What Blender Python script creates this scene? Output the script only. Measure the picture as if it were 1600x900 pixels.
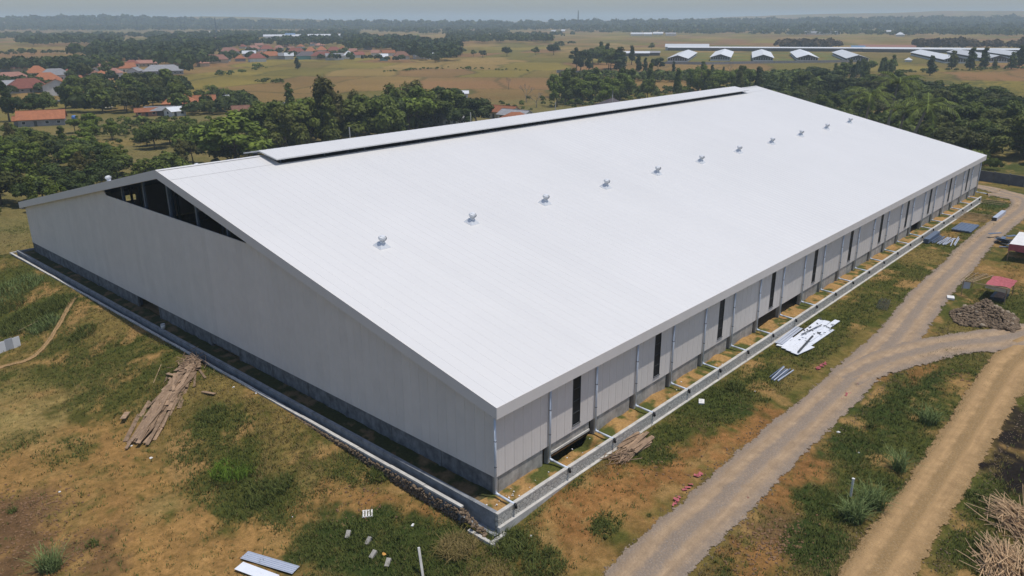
import bpy, math, random
import numpy as np
from mathutils import Vector, Matrix
R = random.Random(7)
for o in list(bpy.data.objects):
    bpy.data.objects.remove(o)
S = bpy.context.scene
COL = S.collection

# ------------------------------------------------------------------ camera
CP = np.array([-35.2735, -33.6845, 32.5303]); FPX = 1216.55
PIT, ROL, YAW = 0.3329, -0.0046, 0.7366
F_ = np.array([math.cos(PIT)*math.cos(YAW), math.cos(PIT)*math.sin(YAW), -math.sin(PIT)])
R_ = np.array([math.sin(YAW), -math.cos(YAW), 0.0]); U_ = np.cross(R_, F_)
R2 = R_*math.cos(ROL)+U_*math.sin(ROL); U2 = -R_*math.sin(ROL)+U_*math.cos(ROL)
cam = bpy.data.cameras.new('camera'); cam.sensor_width = 36; cam.lens = FPX/1600*36
cam.clip_start = 0.5; cam.clip_end = 30000
co = bpy.data.objects.new('camera', cam); COL.objects.link(co)
co.matrix_world = Matrix(((R2[0], U2[0], -F_[0], CP[0]), (R2[1], U2[1], -F_[1], CP[1]),
                          (R2[2], U2[2], -F_[2], CP[2]), (0, 0, 0, 1)))
S.camera = co
# ------------------------------------------------------------------ light
SUN = Vector((.156, -.234, 1)).normalized()
W_ = bpy.data.worlds.new('World'); S.world = W_; W_.use_nodes = True
wn = W_.node_tree.nodes; wl = W_.node_tree.links
sky = wn.new('ShaderNodeTexSky'); sky.sky_type = 'NISHITA'; sky.sun_disc = False
sky.sun_elevation = math.asin(SUN.z); sky.sun_rotation = math.atan2(SUN.x, SUN.y)
sky.altitude = 50; sky.air_density = 1.0; sky.dust_density = 1.2; sky.ozone_density = 1.0
tm_ = wn.new('ShaderNodeMix'); tm_.data_type = 'RGBA'; tm_.blend_type = 'MULTIPLY'; tm_.inputs[0].default_value = 1; tm_.inputs[7].default_value = (.97, 1.0, 1.08, 1)  # the air's own slight blue cast
wl.new(sky.outputs[0], tm_.inputs[6]); wl.new(tm_.outputs[2], wn['Background'].inputs[0]); wn['Background'].inputs[1].default_value = 0.10
sl = bpy.data.lights.new('sun', 'SUN'); sl.energy = 3.1; sl.angle = math.radians(.53); sl.color = (1, .95, .88)
so = bpy.data.objects.new('sun', sl); COL.objects.link(so); so.location = (0, 0, 200)
so.rotation_euler = SUN.to_track_quat('Z', 'Y').to_euler()
S.view_settings.view_transform = 'Standard'; S.view_settings.look = 'None'
S.view_settings.exposure = 0.0; S.view_settings.gamma = 1
S.render.engine = 'CYCLES'
S.cycles.max_bounces = 6; S.cycles.diffuse_bounces = 3; S.cycles.glossy_bounces = 2
S.cycles.transparent_max_bounces = 8; S.cycles.volume_bounces = 1
HAZE = 0.00021

# ------------------------------------------------------------------ helpers
def vn(x, y, sc, seed=0):
    x = np.asarray(x, float)/sc+seed*17.31; y = np.asarray(y, float)/sc+seed*9.73
    xi = np.floor(x).astype(np.int64); yi = np.floor(y).astype(np.int64)
    fx = x-xi; fy = y-yi; fx = fx*fx*(3-2*fx); fy = fy*fy*(3-2*fy)
    def h(a, b):
        n = (a*374761393+b*668265263+seed*144665) & 0xffffffff
        n = ((n ^ (n >> 13))*1274126177) & 0xffffffff
        return ((n ^ (n >> 16)) & 0xffff)/65535.0
    return (h(xi, yi)*(1-fx)+h(xi+1, yi)*fx)*(1-fy)+(h(xi, yi+1)*(1-fx)+h(xi+1, yi+1)*fx)*fy
def fb(x, y, sc, seed=0):
    return .53*vn(x, y, sc, seed)+.27*vn(x, y, sc/2.1, seed+1)+.13*vn(x, y, sc/4.3, seed+2)+.07*vn(x, y, sc/8.7, seed+3)
def ss(a, b, x):
    t = np.clip((np.asarray(x, float)-a)/(b-a), 0, 1); return t*t*(3-2*t)

L, Wd = 137.2, 95.4
def ground_z(x, y):
    x = np.asarray(x, float); y = np.asarray(y, float)
    n = (fb(x, y, 9, 3)-.5)*.6+(fb(x, y, 2.6, 5)-.5)*.34
    # right hand side
    right = -1.05-.65*ss(8, -3, x)-.25*ss(-16, -30, y)
    right = right+n*.5*ss(-2.6, -6, y)
    # left hand side: embankment falling away from the kerb
    g0 = -.5-1.15*ss(26, 3, y)-.15*ss(80, 100, y)
    left = g0+(-2.9-g0)*ss(-2.8, -13.5, x)+n*ss(-2.7, -5, x)
    k = ss(-2.75, -2.5, x)
    yy = ss(-2.2, -4.5, y)
    side = left*(1-ss(-2.66, -2.44, x))+(-1.72)*ss(-2.66, -2.44, x)
    side = np.where(x > L+3, right, side)
    z = np.where(y > -1.9, side, 0)
    blendx = ss(-9, -1, x)
    frontz = left*(1-blendx)+right*blendx
    z = np.where(y <= -2.1, frontz, z)
    z = np.where((y > -2.1) & (y <= -1.9), np.where(x > -2.6, -1.72, frontz), z)
    # beyond the building: down to the plain
    inside = (x > -2.45) & (x < L+3) & (y > -1.9) & (y < Wd+3)
    far = np.maximum(ss(Wd+2, Wd+12, y), ss(L+4, L+60, x))
    z = np.where(inside, -1.72, z*(1-far)+(-4+.6*(fb(x, y, 60, 8)-.5))*far)
    d = np.hypot(x-CP[0], y-CP[1])
    z = z+ss(1500, 5000, d)*((fb(x, y, 1500, 21)-.42)*60*ss(1500, 6500, d))
    for hx, hy, hh, hr in ((1900, 4300, 36, 1100), (3000, 4700, 24, 900), (5300, 1500, 50, 1300), (5600, 700, 34, 900)):
        z = z+hh*np.exp(-((x-hx)**2+(y-hy)**2)/hr**2)
    return z
_TS = np.geomspace(10, 12000, 500)
def px_ray(px, py):
    d = F_+R2*((px-800)/FPX)-U2*((py-450)/FPX); return d
def at(px, py, dz=0):
    """the ground point of the place that lies on this bearing and depression"""
    d = px_ray(px, py); P = CP[:, None]+d[:, None]*_TS
    below = P[2] < ground_z(P[0], P[1])+dz
    i = int(np.argmax(below)) if below.any() else len(_TS)-1
    T2 = np.linspace(_TS[max(i-1, 0)], _TS[i], 40); P = CP[:, None]+d[:, None]*T2
    below = P[2] < ground_z(P[0], P[1])+dz; j = int(np.argmax(below)) if below.any() else 39
    x, y = P[0, j], P[1, j]
    return Vector((x, y, float(ground_z(x, y))))
def gz(x, y): return float(ground_z(x, y))

class MB:
    def __init__(s): s.v = []; s.f = []; s.m = []
    def quad(s, *p, m=0):
        n = len(s.v); s.v += [tuple(q) for q in p]; s.f.append(tuple(range(n, n+len(p)))); s.m.append(m)
    def box(s, x0, y0, z0, x1, y1, z1, m=0):
        n = len(s.v)
        s.v += [(x0,y0,z0),(x1,y0,z0),(x1,y1,z0),(x0,y1,z0),(x0,y0,z1),(x1,y0,z1),(x1,y1,z1),(x0,y1,z1)]
        s.f += [tuple(n+i for i in q) for q in ((0,3,2,1),(4,5,6,7),(0,1,5,4),(1,2,6,5),(2,3,7,6),(3,0,4,7))]; s.m += [m]*6
        return s
    def beam(s, a, b, w, h, up=(0, 0, 1), m=0, taper=1.0, jit=0):
        a = Vector(a); b = Vector(b); d = (b-a).normalized(); u = Vector(up)
        if abs(d.dot(u)) > .99: u = Vector((1, 0, 0))
        r = d.cross(u).normalized(); u = r.cross(d)
        n = len(s.v)
        for q, k in ((a, 1), (b, taper)):
            for i, j in ((-1,-1),(1,-1),(1,1),(-1,1)):
                s.v.append(tuple(q+r*(i*w/2*k)+u*(j*h/2*k)))
        s.f += [tuple(n+i for i in q) for q in ((0,1,2,3),(7,6,5,4),(0,4,5,1),(1,5,6,2),(2,6,7,3),(3,7,4,0))]; s.m += [m]*6
        return s
    def tube(s, pts, r, n=8, r2=None, m=0, cap=True):
        pts = [Vector(p) for p in pts]; k0 = len(s.v); K = len(pts)
        for i, p in enumerate(pts):
            d = (pts[min(i+1, K-1)]-pts[max(i-1, 0)]).normalized()
            u = Vector((0, 0, 1)) if abs(d.z) < .95 else Vector((1, 0, 0))
            a = d.cross(u).normalized(); b = a.cross(d)
            rr = r if r2 is None else r+(r2-r)*i/(K-1)
            for j in range(n):
                t = 2*math.pi*j/n; s.v.append(tuple(p+a*(rr*math.cos(t))+b*(rr*math.sin(t))))
        for i in range(K-1):
            for j in range(n):
                s.f.append((k0+i*n+j, k0+i*n+(j+1) % n, k0+(i+1)*n+(j+1) % n, k0+(i+1)*n+j)); s.m.append(m)
        if cap:
            s.f.append(tuple(k0+j for j in range(n))[::-1]); s.m.append(m)
            s.f.append(tuple(k0+(K-1)*n+j for j in range(n))); s.m.append(m)
        return s
    def lathe(s, prof, n=12, o=(0, 0, 0), m=0):
        k0 = len(s.v)
        for r, z in prof:
            for j in range(n):
                t = 2*math.pi*j/n; s.v.append((o[0]+r*math.cos(t), o[1]+r*math.sin(t), o[2]+z))
        for i in range(len(prof)-1):
            for j in range(n):
                s.f.append((k0+i*n+j, k0+i*n+(j+1) % n, k0+(i+1)*n+(j+1) % n, k0+(i+1)*n+j)); s.m.append(m)
        return s
    def rock(s, c, r, rnd, flat=.7, m=0):
        t = (1+5**.5)/2
        vs = [(-1,t,0),(1,t,0),(-1,-t,0),(1,-t,0),(0,-1,t),(0,1,t),(0,-1,-t),(0,1,-t),(t,0,-1),(t,0,1),(-t,0,-1),(-t,0,1)]
        fs = [(0,11,5),(0,5,1),(0,1,7),(0,7,10),(0,10,11),(1,5,9),(5,11,4),(11,10,2),(10,7,6),(7,1,8),(3,9,4),(3,4,2),(3,2,6),(3,6,8),(3,8,9),(4,9,5),(2,4,11),(6,2,10),(8,6,7),(9,8,1)]
        n = len(s.v); q = Matrix.Rotation(rnd.uniform(0, 6.3), 3, Vector((rnd.random(), rnd.random(), rnd.random()+.01)).normalized())
        sx, sy = rnd.uniform(.7, 1.3), rnd.uniform(.7, 1.2)
        for v in vs:
            w = q @ (Vector(v).normalized()*rnd.uniform(.78, 1.15)); s.v.append((c[0]+w.x*r*sx, c[1]+w.y*r*sy, c[2]+w.z*r*flat))
        s.f += [tuple(n+i for i in f) for f in fs]; s.m += [m]*20
        return s
    def mesh(s, name, mats, smooth=False):
        me = bpy.data.meshes.new(name); me.from_pydata(s.v, [], s.f)
        for q in (mats if isinstance(mats, (list, tuple)) else [mats]): me.materials.append(q)
        if any(s.m): me.polygons.foreach_set('material_index', s.m)
        if smooth: me.polygons.foreach_set('use_smooth', [True]*len(me.polygons))
        me.update(); return me
def link(name, me, parent=None, loc=None, rz=0):
    o = bpy.data.objects.new(name, me); COL.objects.link(o)
    if parent: o.parent = parent
    if loc is not None: o.location = loc
    if rz: o.rotation_euler.z = rz
    return o
def tag(o, label=None, cat=None, group=None, kind=None):
    if label: o['label'] = label
    if cat: o['category'] = cat
    if group: o['group'] = group
    if kind: o['kind'] = kind
    return o
def thing(name, label, cat, loc=(0, 0, 0), rz=0, group=None):
    o = link(name, None, None, loc, rz); return tag(o, label, cat, group)
def part(name, mb, mat, parent, smooth=False, **k):
    return tag(link(name, mb.mesh(name, mat, smooth), parent), **k)
def np_mesh(name, V, Fc, mat, smooth=False, cols=None):
    me = bpy.data.meshes.new(name); V = np.ascontiguousarray(V, np.float32); Fc = np.ascontiguousarray(Fc, np.int32)
    k = Fc.shape[1]
    me.vertices.add(len(V)); me.vertices.foreach_set('co', V.ravel())
    me.loops.add(Fc.size); me.loops.foreach_set('vertex_index', Fc.ravel())
    me.polygons.add(len(Fc)); me.polygons.foreach_set('loop_start', np.arange(0, Fc.size, k, dtype=np.int32))
    me.polygons.foreach_set('loop_total', np.full(len(Fc), k, np.int32))
    if smooth: me.polygons.foreach_set('use_smooth', np.ones(len(Fc), bool))
    me.materials.append(mat); me.update(calc_edges=True)
    if cols:
        for nm, arr in cols.items():
            if arr.ndim == 1:
                a = me.attributes.new(nm, 'FLOAT', 'POINT'); a.data.foreach_set('value', arr.astype(np.float32))
            else:
                a = me.color_attributes.new(nm, 'FLOAT_COLOR', 'POINT')
                if arr.shape[1] == 3: arr = np.c_[arr, np.ones(len(arr))]
                a.data.foreach_set('color', arr.astype(np.float32).ravel())
    return me

# ------------------------------------------------------------------ materials
class NT:
    def __init__(s, name):
        s.mat = bpy.data.materials.new(name); s.mat.use_nodes = True
        s.n = s.mat.node_tree.nodes; s.l = s.mat.node_tree.links; s.b = s.n['Principled BSDF']
    def add(s, t, **k):
        q = s.n.new(t)
        for a, b in k.items(): setattr(q, a, b)
        return q
    def noise(s, sc, det=4, rough=.6, co=None, dist=0):
        q = s.add('ShaderNodeTexNoise'); q.inputs['Scale'].default_value = sc; q.inputs['Detail'].default_value = det
        q.inputs['Roughness'].default_value = rough; q.inputs['Distortion'].default_value = dist
        s.l.new(co if co is not None else s.co(), q.inputs['Vector']); return q.outputs[0]
    def co(s, k='Object'):
        if not hasattr(s, '_c'): s._c = s.add('ShaderNodeTexCoord')
        return s._c.outputs[k]
    def scale(s, v, sc):
        q = s.add('ShaderNodeMapping'); q.inputs['Scale'].default_value = sc; s.l.new(v, q.inputs['Vector']); return q.outputs[0]
    def ramp(s, f, stops):
        q = s.add('ShaderNodeValToRGB'); e = q.color_ramp.elements
        while len(e) < len(stops): e.new(.5)
        for i, (p, c) in enumerate(stops):
            e[i].position = p; e[i].color = (*c, 1) if isinstance(c, (tuple, list)) else (c, c, c, 1)
        s.l.new(f, q.inputs[0]); return q.outputs[0]
    def mix(s, f, a, b, mode='MIX'):
        q = s.add('ShaderNodeMix', data_type='RGBA', blend_type=mode)
        for i, v in ((0, f), (6, a), (7, b)):
            if isinstance(v, (int, float)): q.inputs[i].default_value = v if i == 0 else (v, v, v, 1)
            elif isinstance(v, tuple): q.inputs[i].default_value = (*v, 1)
            else: s.l.new(v, q.inputs[i])
        return q.outputs[2]
    def math(s, op, a, b=0, clamp=False):
        q = s.add('ShaderNodeMath', operation=op); q.use_clamp = clamp
        for i, v in ((0, a), (1, b)):
            if isinstance(v, (int, float)): q.inputs[i].default_value = v
            else: s.l.new(v, q.inputs[i])
        return q.outputs[0]
    def attr(s, nm, out='Fac'):
        q = s.add('ShaderNodeAttribute', attribute_name=nm); return q.outputs[out]
    def bump(s, h, st=.3, dist=.05):
        q = s.add('ShaderNodeBump'); q.inputs['Strength'].default_value = st; q.inputs['Distance'].default_value = dist
        s.l.new(h, q.inputs['Height']); s.l.new(q.outputs[0], s.b.inputs['Normal'])
    def col(s, c):
        if isinstance(c, tuple): s.b.inputs['Base Color'].default_value = (*c, 1)
        else: s.l.new(c, s.b.inputs['Base Color'])
    def out(s, rough=.8, metal=0, spec=.3):
        s.b.inputs['Roughness'].default_value = rough; s.b.inputs['Metallic'].default_value = metal
        s.b.inputs['Specular IOR Level'].default_value = spec; return s.mat
def simple(name, c, rough=.7, metal=0, spec=.3, var=.15, sc=1.5, bump=0, streak=None, rnd=0):
    t = NT(name); n = t.noise(sc, 5, .65)
    lo = tuple(v*(1-var) for v in c); hi = tuple(min(1, v*(1+var)) for v in c)
    k = t.ramp(n, [(.3, lo), (.7, hi)])
    if streak:
        n2 = t.noise(1.0, 4, .6, t.scale(t.co(), streak)); k = t.mix(t.ramp(n2, [(.45, 0.0), (.75, .45)]), k, tuple(v*.45 for v in c))
    if rnd:
        q = t.add('ShaderNodeObjectInfo'); f = t.ramp(q.outputs['Random'], [(0, 1-rnd), (1, 1.0)]); k = t.mix(1.0, k, f, 'MULTIPLY')
    t.col(k)
    if bump: t.bump(t.noise(sc*8, 6, .7), bump, .02)
    return t.out(rough, metal, spec)
# ------------------------------------------------------------------ ground
GRASS = (.085, .090, .020); DRY = (.205, .150, .048); SOIL = (.335, .205, .083); RED = (.27, .125, .048); TAN = (.42, .285, .14); LUSH = (.04, .075, .014); DARK = (.05, .035, .025)
# patches of the yard: place, size in metres along x and y, weight, colour; they stay put whatever the camera does
def near_masks(x, y):
    """green, dry, soil weights of the yard ground"""
    n1 = fb(x, y, 7, 31); n2 = fb(x, y, 4.0, 41); n3 = fb(x, y, 1.6, 51); n4 = fb(x, y, 22, 61)
    g = ss(.40, .62, n1*.6+n3*.4)            # green share
    soil = ss(.55, .66, n2*.6+n3*.4)         # bare share
    return g, soil, n1, n2, n3, n4
PATCH = []   # x, y, rx, ry, kind, strength
def P_(px, py, r, kind, st=1.0, ry=None):
    q = at(px, py); PATCH.append((q.x, q.y, r, ry or r, kind, st))
for a in [ # left and bottom yard
    (60,640,9,'straw',.8),(150,650,6,'soil',.8),(30,700,7,'straw',.8),(30,730,9,'soil',.95),(100,620,5,'dry',.8),(120,760,8,'soil',.8),(250,760,6,'soil',.75),(60,850,6,'soil',1),(150,840,6,'soil',1),(300,830,6,'soil',1),(400,830,4,'soil',1),(220,880,6,'soil',1),(350,880,5,'soil',1),(450,880,2.5,'soil',1),
    (20,800,3.4,'clod',.9),(70,800,2.6,'clod',.8),(30,850,3,'clod',.9),(110,860,2.6,'clod',.8),(150,885,2.2,'clod',.7),(60,770,2,'clod',.6),(90,640,5,'straw',.7),(200,640,3,'straw',.6),(30,660,5,'straw',.6),(260,790,2,'straw',.6),(500,700,1.6,'straw',.9),(560,700,1.4,'straw',.8),(480,750,1.3,'straw',.7),(560,770,1.5,'clod',.5),(140,620,3,'dry',.6),(110,705,3,'green',.45),(30,690,2.4,'green',.4),(190,700,3,'soil',.9),(180,660,4,'soil',.8),(165,610,4,'green',.8),(130,570,5,'green',.8),(230,610,5,'green',.6),(110,530,4,'green',.9),(60,490,7,'green',1),(30,440,8,'green',.9),(15,500,4,'green',.6),
    (190,510,4,'dry',.9),(160,490,3,'dry',.9),(270,540,3,'dry',.8),(330,600,3,'dry',.8),(400,640,3,'dry',.7),(450,670,3,'dry',.8),(330,680,4,'green',.9),(360,740,4,'green',1),(400,780,3,'green',1),(450,720,3,'dry',.7),(470,790,3,'green',.9),(520,740,3,'dry',.7),(560,730,2.5,'green',.8),
    (540,800,3,'soil',.9),(600,790,2.2,'red',.9),(630,800,2.2,'soil',.9),(670,810,1.6,'red',.8),(500,810,2.5,'soil',.8),(500,850,2.5,'lush',.9),(560,850,3,'lush',1),(620,870,3,'lush',1),(680,880,3,'lush',1),(590,830,2.6,'lush',1),(700,850,2,'green',1),(660,835,2,'lush',.7),
    (830,790,2,'green',1),(800,850,2,'green',1),(840,880,2,'green',.9),(880,760,1.8,'green',1),(870,820,1.6,'soil',.8),(910,835,3,'red',1),(930,790,3.2,'red',1),(880,800,2,'red',.9),(960,770,3,'red',1),(1005,755,3,'red',1),(1050,730,3,'red',1),(1000,720,1.6,'red',.8),(970,840,1.6,'green',.9),(950,820,1.4,'green',1),(1020,710,2,'green',1),(900,720,2,'green',.9),(1080,690,2.4,'red',.8),(910,870,2,'soil',.8),(980,800,2,'soil',.7),
    (1190,650,3,'red',1,2),(1150,680,2.6,'red',1,2),(1120,710,2,'red',.9,1.6),(1230,600,3,'dry',.7),(1100,630,4,'green',1),(1180,590,4,'green',1,2.2),(1150,620,3,'lush',.8,2),(1040,680,3,'green',1,1.6),(1280,540,6,'green',.8,2),(1340,480,7,'green',.8,2.4),(1400,430,8,'green',.8,2.6),(1440,400,6,'dry',.7,2),(1480,370,4,'soil',.6,1.5),
    (1560,320,5,'lush',.9,2.5),(1530,330,4,'green',1),(1520,340,4,'soil',.5),(1250,700,2,'soil',.9),(1240,770,3.6,'red',1,2.4),(1270,730,2.6,'red',1,1.8),(1240,700,2.4,'red',.8,1.6),(1210,830,3,'clod',.8,2),(1225,850,2,'clod',.9,2),(1190,870,3,'red',.9,2),(1280,690,1.8,'soil',.8),(1310,690,2,'soil',.6),(1290,790,2.5,'lush',1),(1270,850,3,'lush',1,2),(1340,700,4,'lush',1,2.4),(1400,640,6,'lush',1,2.5),(1450,600,5,'lush',.9,2),(1330,620,4,'lush',.8,1.5),(1370,760,3,'green',1),(1420,700,3,'green',.9,1.6),
    (1360,590,4,'red',.8,1.2),(1450,570,5,'red',.8,1.2),(1490,600,3,'soil',.8,1.2),(1500,560,3,'green',.6),(1430,560,2,'green',.6),(1560,520,5,'dry',.5),(1440,520,3,'soil',.7,1),(1490,480,6,'green',.8),(1560,460,6,'green',.7),(1570,430,5,'red',.5),(1590,480,4,'green',.8),
    (1530,760,3,'green',1,2),(1520,860,3,'green',1,2),(1560,720,3,'dry',.6),(1580,690,4,'burnt',1,1.6),(1598,740,3,'burnt',1,1.6),(1590,660,3,'burnt',.9,1.2),(1550,800,2,'green',1),
    (200,222,14,'dry',.8,8),(240,205,10,'burnt',.55,5),(290,202,8,'burnt',.5,4),(60,205,16,'dry',.5,12),(1092,93,17,'lawn',1,14),(1158,93,17,'lawn',1,14),(1228,93,17,'lawn',1,14),(1302,92,17,'lawn',1,14),(1096,88,17,'lawn',1,14),(1158,88,17,'lawn',1,14),(1222,88,17,'lawn',1,14),(1290,88,17,'lawn',1,14),(1100,84,15,'lawn',1,14),(1158,84,15,'lawn',1,14),(1216,84,15,'lawn',1,14),(1280,84,15,'lawn',1,14),(1480,140,60,'lush',.55,30),(1420,125,50,'lush',.5,30),(1560,150,40,'green',.4,30),(1560,265,12,'green',.8,6),(1560,275,8,'red',.5,5),(1590,262,10,'lush',.6,6)]:
    P_(*a)
KC = dict(green=(.086,.093,.021), dry=(.25,.178,.062), soil=(.36,.205,.078), red=(.30,.148,.056), lush=(.050,.074,.018), burnt=(.022,.016,.014), clod=(.165,.095,.05), lawn=(.15,.17,.055), straw=(.30,.22,.09))
def fields(x, y):
    """colour of the farmed plain: long irregular plots between low bunds"""
    a = .62; u = x*math.cos(a)+y*math.sin(a); v = -x*math.sin(a)+y*math.cos(a)
    u = u+(fb(x, y, 160, 71)-.5)*90; v = v+(fb(x, y, 160, 72)-.5)*90
    cu = np.floor(u/95); cv = np.floor(v/48+.37*cu)
    def h(s):
        n = (cu.astype(np.int64)*73856093) ^ (cv.astype(np.int64)*19349663) ^ (s*83492791)
        n = ((n ^ (n >> 13))*1274126177) & 0xffffffff
        return ((n >> 8) & 0xffff)/65535.
    r = h(1); C = np.empty((len(x), 3))
    pal = np.array([(.23,.155,.065), (.25,.17,.07), (.20,.155,.05), (.23,.19,.05), (.17,.15,.04), (.25,.15,.075), (.29,.21,.085)])
    C[:] = pal[np.minimum((r*7).astype(int), 6)]
    n = fb(x, y, 45, 75); C *= (.72+.55*n)[:, None]
    w = ss(.55, .7, fb(x, y, 120, 78))[:, None]; C = C*(1-w*.25)+np.array((.17,.15,.05))*w*.25
    fu = u/95-np.floor(u/95); vv = v/48+.37*cu; fv = vv-np.floor(vv)
    C = C*np.array((1.04, .95, .84))
    bund = np.minimum(np.minimum(fu, 1-fu)*95, np.minimum(fv, 1-fv)*48)
    b = (1-ss(.5, 2.2, bund))[:, None]*.55; C = C*(1-b)+np.array((.05,.06,.02))*b
    return C
def ground_colour(x, y):
    g, soil, n1, n2, n3, n4 = near_masks(x, y)
    C = np.array(DRY)*(1-g[:, None])+np.array(GRASS)*g[:, None]
    C = C*(1-soil[:, None])+np.array(SOIL)*soil[:, None]
    far = np.maximum(ss(Wd+2, Wd+30, y), ss(L+45, L+95, x))[:, None]
    d = np.hypot(x-CP[0], y-CP[1])
    near_far = np.array((.22,.175,.07))*(.7+.6*n1)[:, None]*(1-g[:, None]*.4)+np.array((.06,.075,.02))*g[:, None]*.4
    mixf = ss(330, 420, d+(n4-.5)*90)[:, None]
    C = C*(1-far)+(near_far*(1-mixf)+fields(x, y)*mixf)*far
    wob = (n2-.5)*1.9+(n3-.5)*1.9+(vn(x, y, .6, 90)-.5)*.8+(n1-.5)*1.0
    for X, Y, rx, ry, k, st in PATCH:
        d = np.hypot((x-X)/rx, (y-Y)/ry)
        w = ss(1.35, .40, d+wob*.85)*st
        c = np.array(KC[k])*(.7+.6*n3)[:, None]
        C = C*(1-w[:, None])+c*w[:, None]
    # distant country turns to unbroken tree cover
    wd = ss(1300, 2300, d+(fb(x, y, 500, 95)-.5)*1500)[:, None]
    C = C*(1-wd)+(np.array((.035,.05,.02))*(.6+.8*fb(x, y, 90, 96))[:, None])*wd
    f2 = (ss(.60, .66, fb(x, y, 700, 99))*ss(1300, 2000, d))[:, None]
    C = C*(1-f2*.8)+np.array((.14,.12,.06))*f2*.8
    return C
def axis(segs, grow, lo, hi, breaks):
    v = []
    for a, b, st in segs: v += list(np.arange(a, b, st))
    v = sorted(v); st = segs[-1][2]; q = v[-1]
    while q < hi: st *= grow; q += st; v.append(q)
    st = segs[0][2]; q = v[0]
    while q > lo: st *= grow; q -= st; v.insert(0, q)
    v = [t for t in v if all(abs(t-b) > .12 for b in breaks)]+list(breaks)
    return np.array(sorted(v))
gx = axis([(-45, -18, .7), (-18, 48, .32), (48, 110, .6), (110, 200, 1.2), (200, 420, 3.5)], 1.035, -9000, 16000, (-2.66, -2.44))
gy = axis([(-60, -32, .8), (-32, 30, .32), (30, 75, .5), (75, 130, 1.2), (130, 420, 2.8)], 1.035, -9000, 16000, (-2.1, -1.9))
X, Y = np.meshgrid(gx, gy, indexing='ij'); X = X.ravel(); Y = Y.ravel()
Z = ground_z(X, Y)
nx, ny = len(gx), len(gy)
idx = np.arange(nx*ny).reshape(nx, ny)
Fq = np.stack([idx[:-1, :-1].ravel(), idx[1:, :-1].ravel(), idx[1:, 1:].ravel(), idx[:-1, 1:].ravel()], 1)
# drop what lies wholly behind the viewpoint and far away
cxm = (X[Fq[:, 0]]+X[Fq[:, 2]])/2-CP[0]; cym = (Y[Fq[:, 0]]+Y[Fq[:, 2]])/2-CP[1]
fwd = cxm*math.cos(YAW)+cym*math.sin(YAW); sid = -cxm*math.sin(YAW)+cym*math.cos(YAW)
keep = (fwd > -60-0*sid) & (np.abs(sid) < 160+1.1*np.abs(fwd))
Fq = Fq[keep]
used = np.unique(Fq); rm = np.zeros(nx*ny, int); rm[used] = np.arange(len(used)); Fq = rm[Fq]
X, Y, Z = X[used], Y[used], Z[used]
print('ground verts', len(X))
GC = ground_colour(X, Y)
t = NT('ground'); c = t.attr('gcol', 'Color')
nA = t.noise(1.7, 8, .72); nB = t.noise(9, 5, .7); nC = t.noise(.35, 5, .6)
c = t.mix(t.ramp(nA, [(.33, .0), (.68, 1.0)]), t.mix(1.0, c, (.62, .64, .55), 'MULTIPLY'), t.mix(1.0, c, (1.32, 1.27, 1.25), 'MULTIPLY'))
c = t.mix(t.ramp(nB, [(.35, .0), (.7, 1.0)]), t.mix(1.0, c, (.78, .8, .74), 'MULTIPLY'), t.mix(1.0, c, (1.15, 1.13, 1.1), 'MULTIPLY'))
c = t.mix(t.ramp(nC, [(.3, .0), (.7, 1.0)]), t.mix(1.0, c, (.88, .92, .9), 'MULTIPLY'), c)
t.col(c); t.bump(t.math('ADD', nA, t.math('MULTIPLY', nB, .5)), .8, .16)
M_ground = t.out(.95, 0, .1)
gm = np_mesh('ground', np.c_[X, Y, Z], Fq, M_ground, True, {'gcol': GC})
tag(link('ground', gm), kind='structure')

# ------------------------------------------------------------------ roads
def road_mat(name, base, strip, gravel):
    t = NT(name); u = t.attr('across'); e = t.attr('edge')
    n1 = t.noise(.9, 6, .65); n2 = t.noise(7, 6, .75); vor = t.add('ShaderNodeTexVoronoi'); vor.inputs['Scale'].default_value = 5.5
    t.l.new(t.co(), vor.inputs['Vector'])
    c = t.mix(t.ramp(n1, [(.3, 0.), (.7, 1.)]), tuple(v*.70 for v in base), tuple(v*1.12 for v in base)); nl = t.noise(1.0, 5, .7, t.scale(t.co(), (.18, 3.4, 1))); c = t.mix(t.ramp(nl, [(.42, .0), (.7, .5)]), c, tuple(v*.6 for v in base))
    # dark stony middle strip and verges between two pale wheel tracks
    uu = t.math('ADD', u, t.math('MULTIPLY', t.math('SUBTRACT', n1, .5), .22))
    mid = t.ramp(uu, [(.0, .9), (.12, .35), (.22, 0.), (.32, 0.), (.42, .9), (.60, .9), (.70, 0.), (.82, 0.), (.90, .4), (1., .9)])
    mid = t.math('MULTIPLY', mid, t.ramp(n2, [(.36, .45), (.56, 1.)]))
    c = t.mix(mid, c, strip)
    st = t.ramp(vor.outputs['Distance'], [(.0, .8), (.35, 0.)])
    c = t.mix(t.math('MULTIPLY', st, t.math('MULTIPLY', mid, .8)), c, gravel)
    c = t.mix(t.ramp(n2, [(.4, 0.), (.75, .35)]), c, tuple(v*.55 for v in base))
    t.col(c); t.bump(t.math('ADD', n2, t.math('MULTIPLY', vor.outputs['Distance'], .6)), .8, .08)
    t.out(.95, 0, .1)
    n3 = t.mix(.5, t.noise(2.3, 6, .75), t.noise(.7, 4, .6))
    a = t.math('GREATER_THAN', e, t.math('ADD', t.math('MULTIPLY', t.math('SUBTRACT', n3, .34), 1.9), t.math('MULTIPLY', t.math('SUBTRACT', n2, .5), .5)))
    t.l.new(a, t.b.inputs['Alpha'])
    return t.mat
M_road = road_mat('dirt_road', (.44, .315, .20), (.235, .195, .16), (.44, .41, .39))
M_road2 = road_mat('sandy_road', (.48, .31, .15), (.25, .165, .075), (.46, .37, .26))
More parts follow.
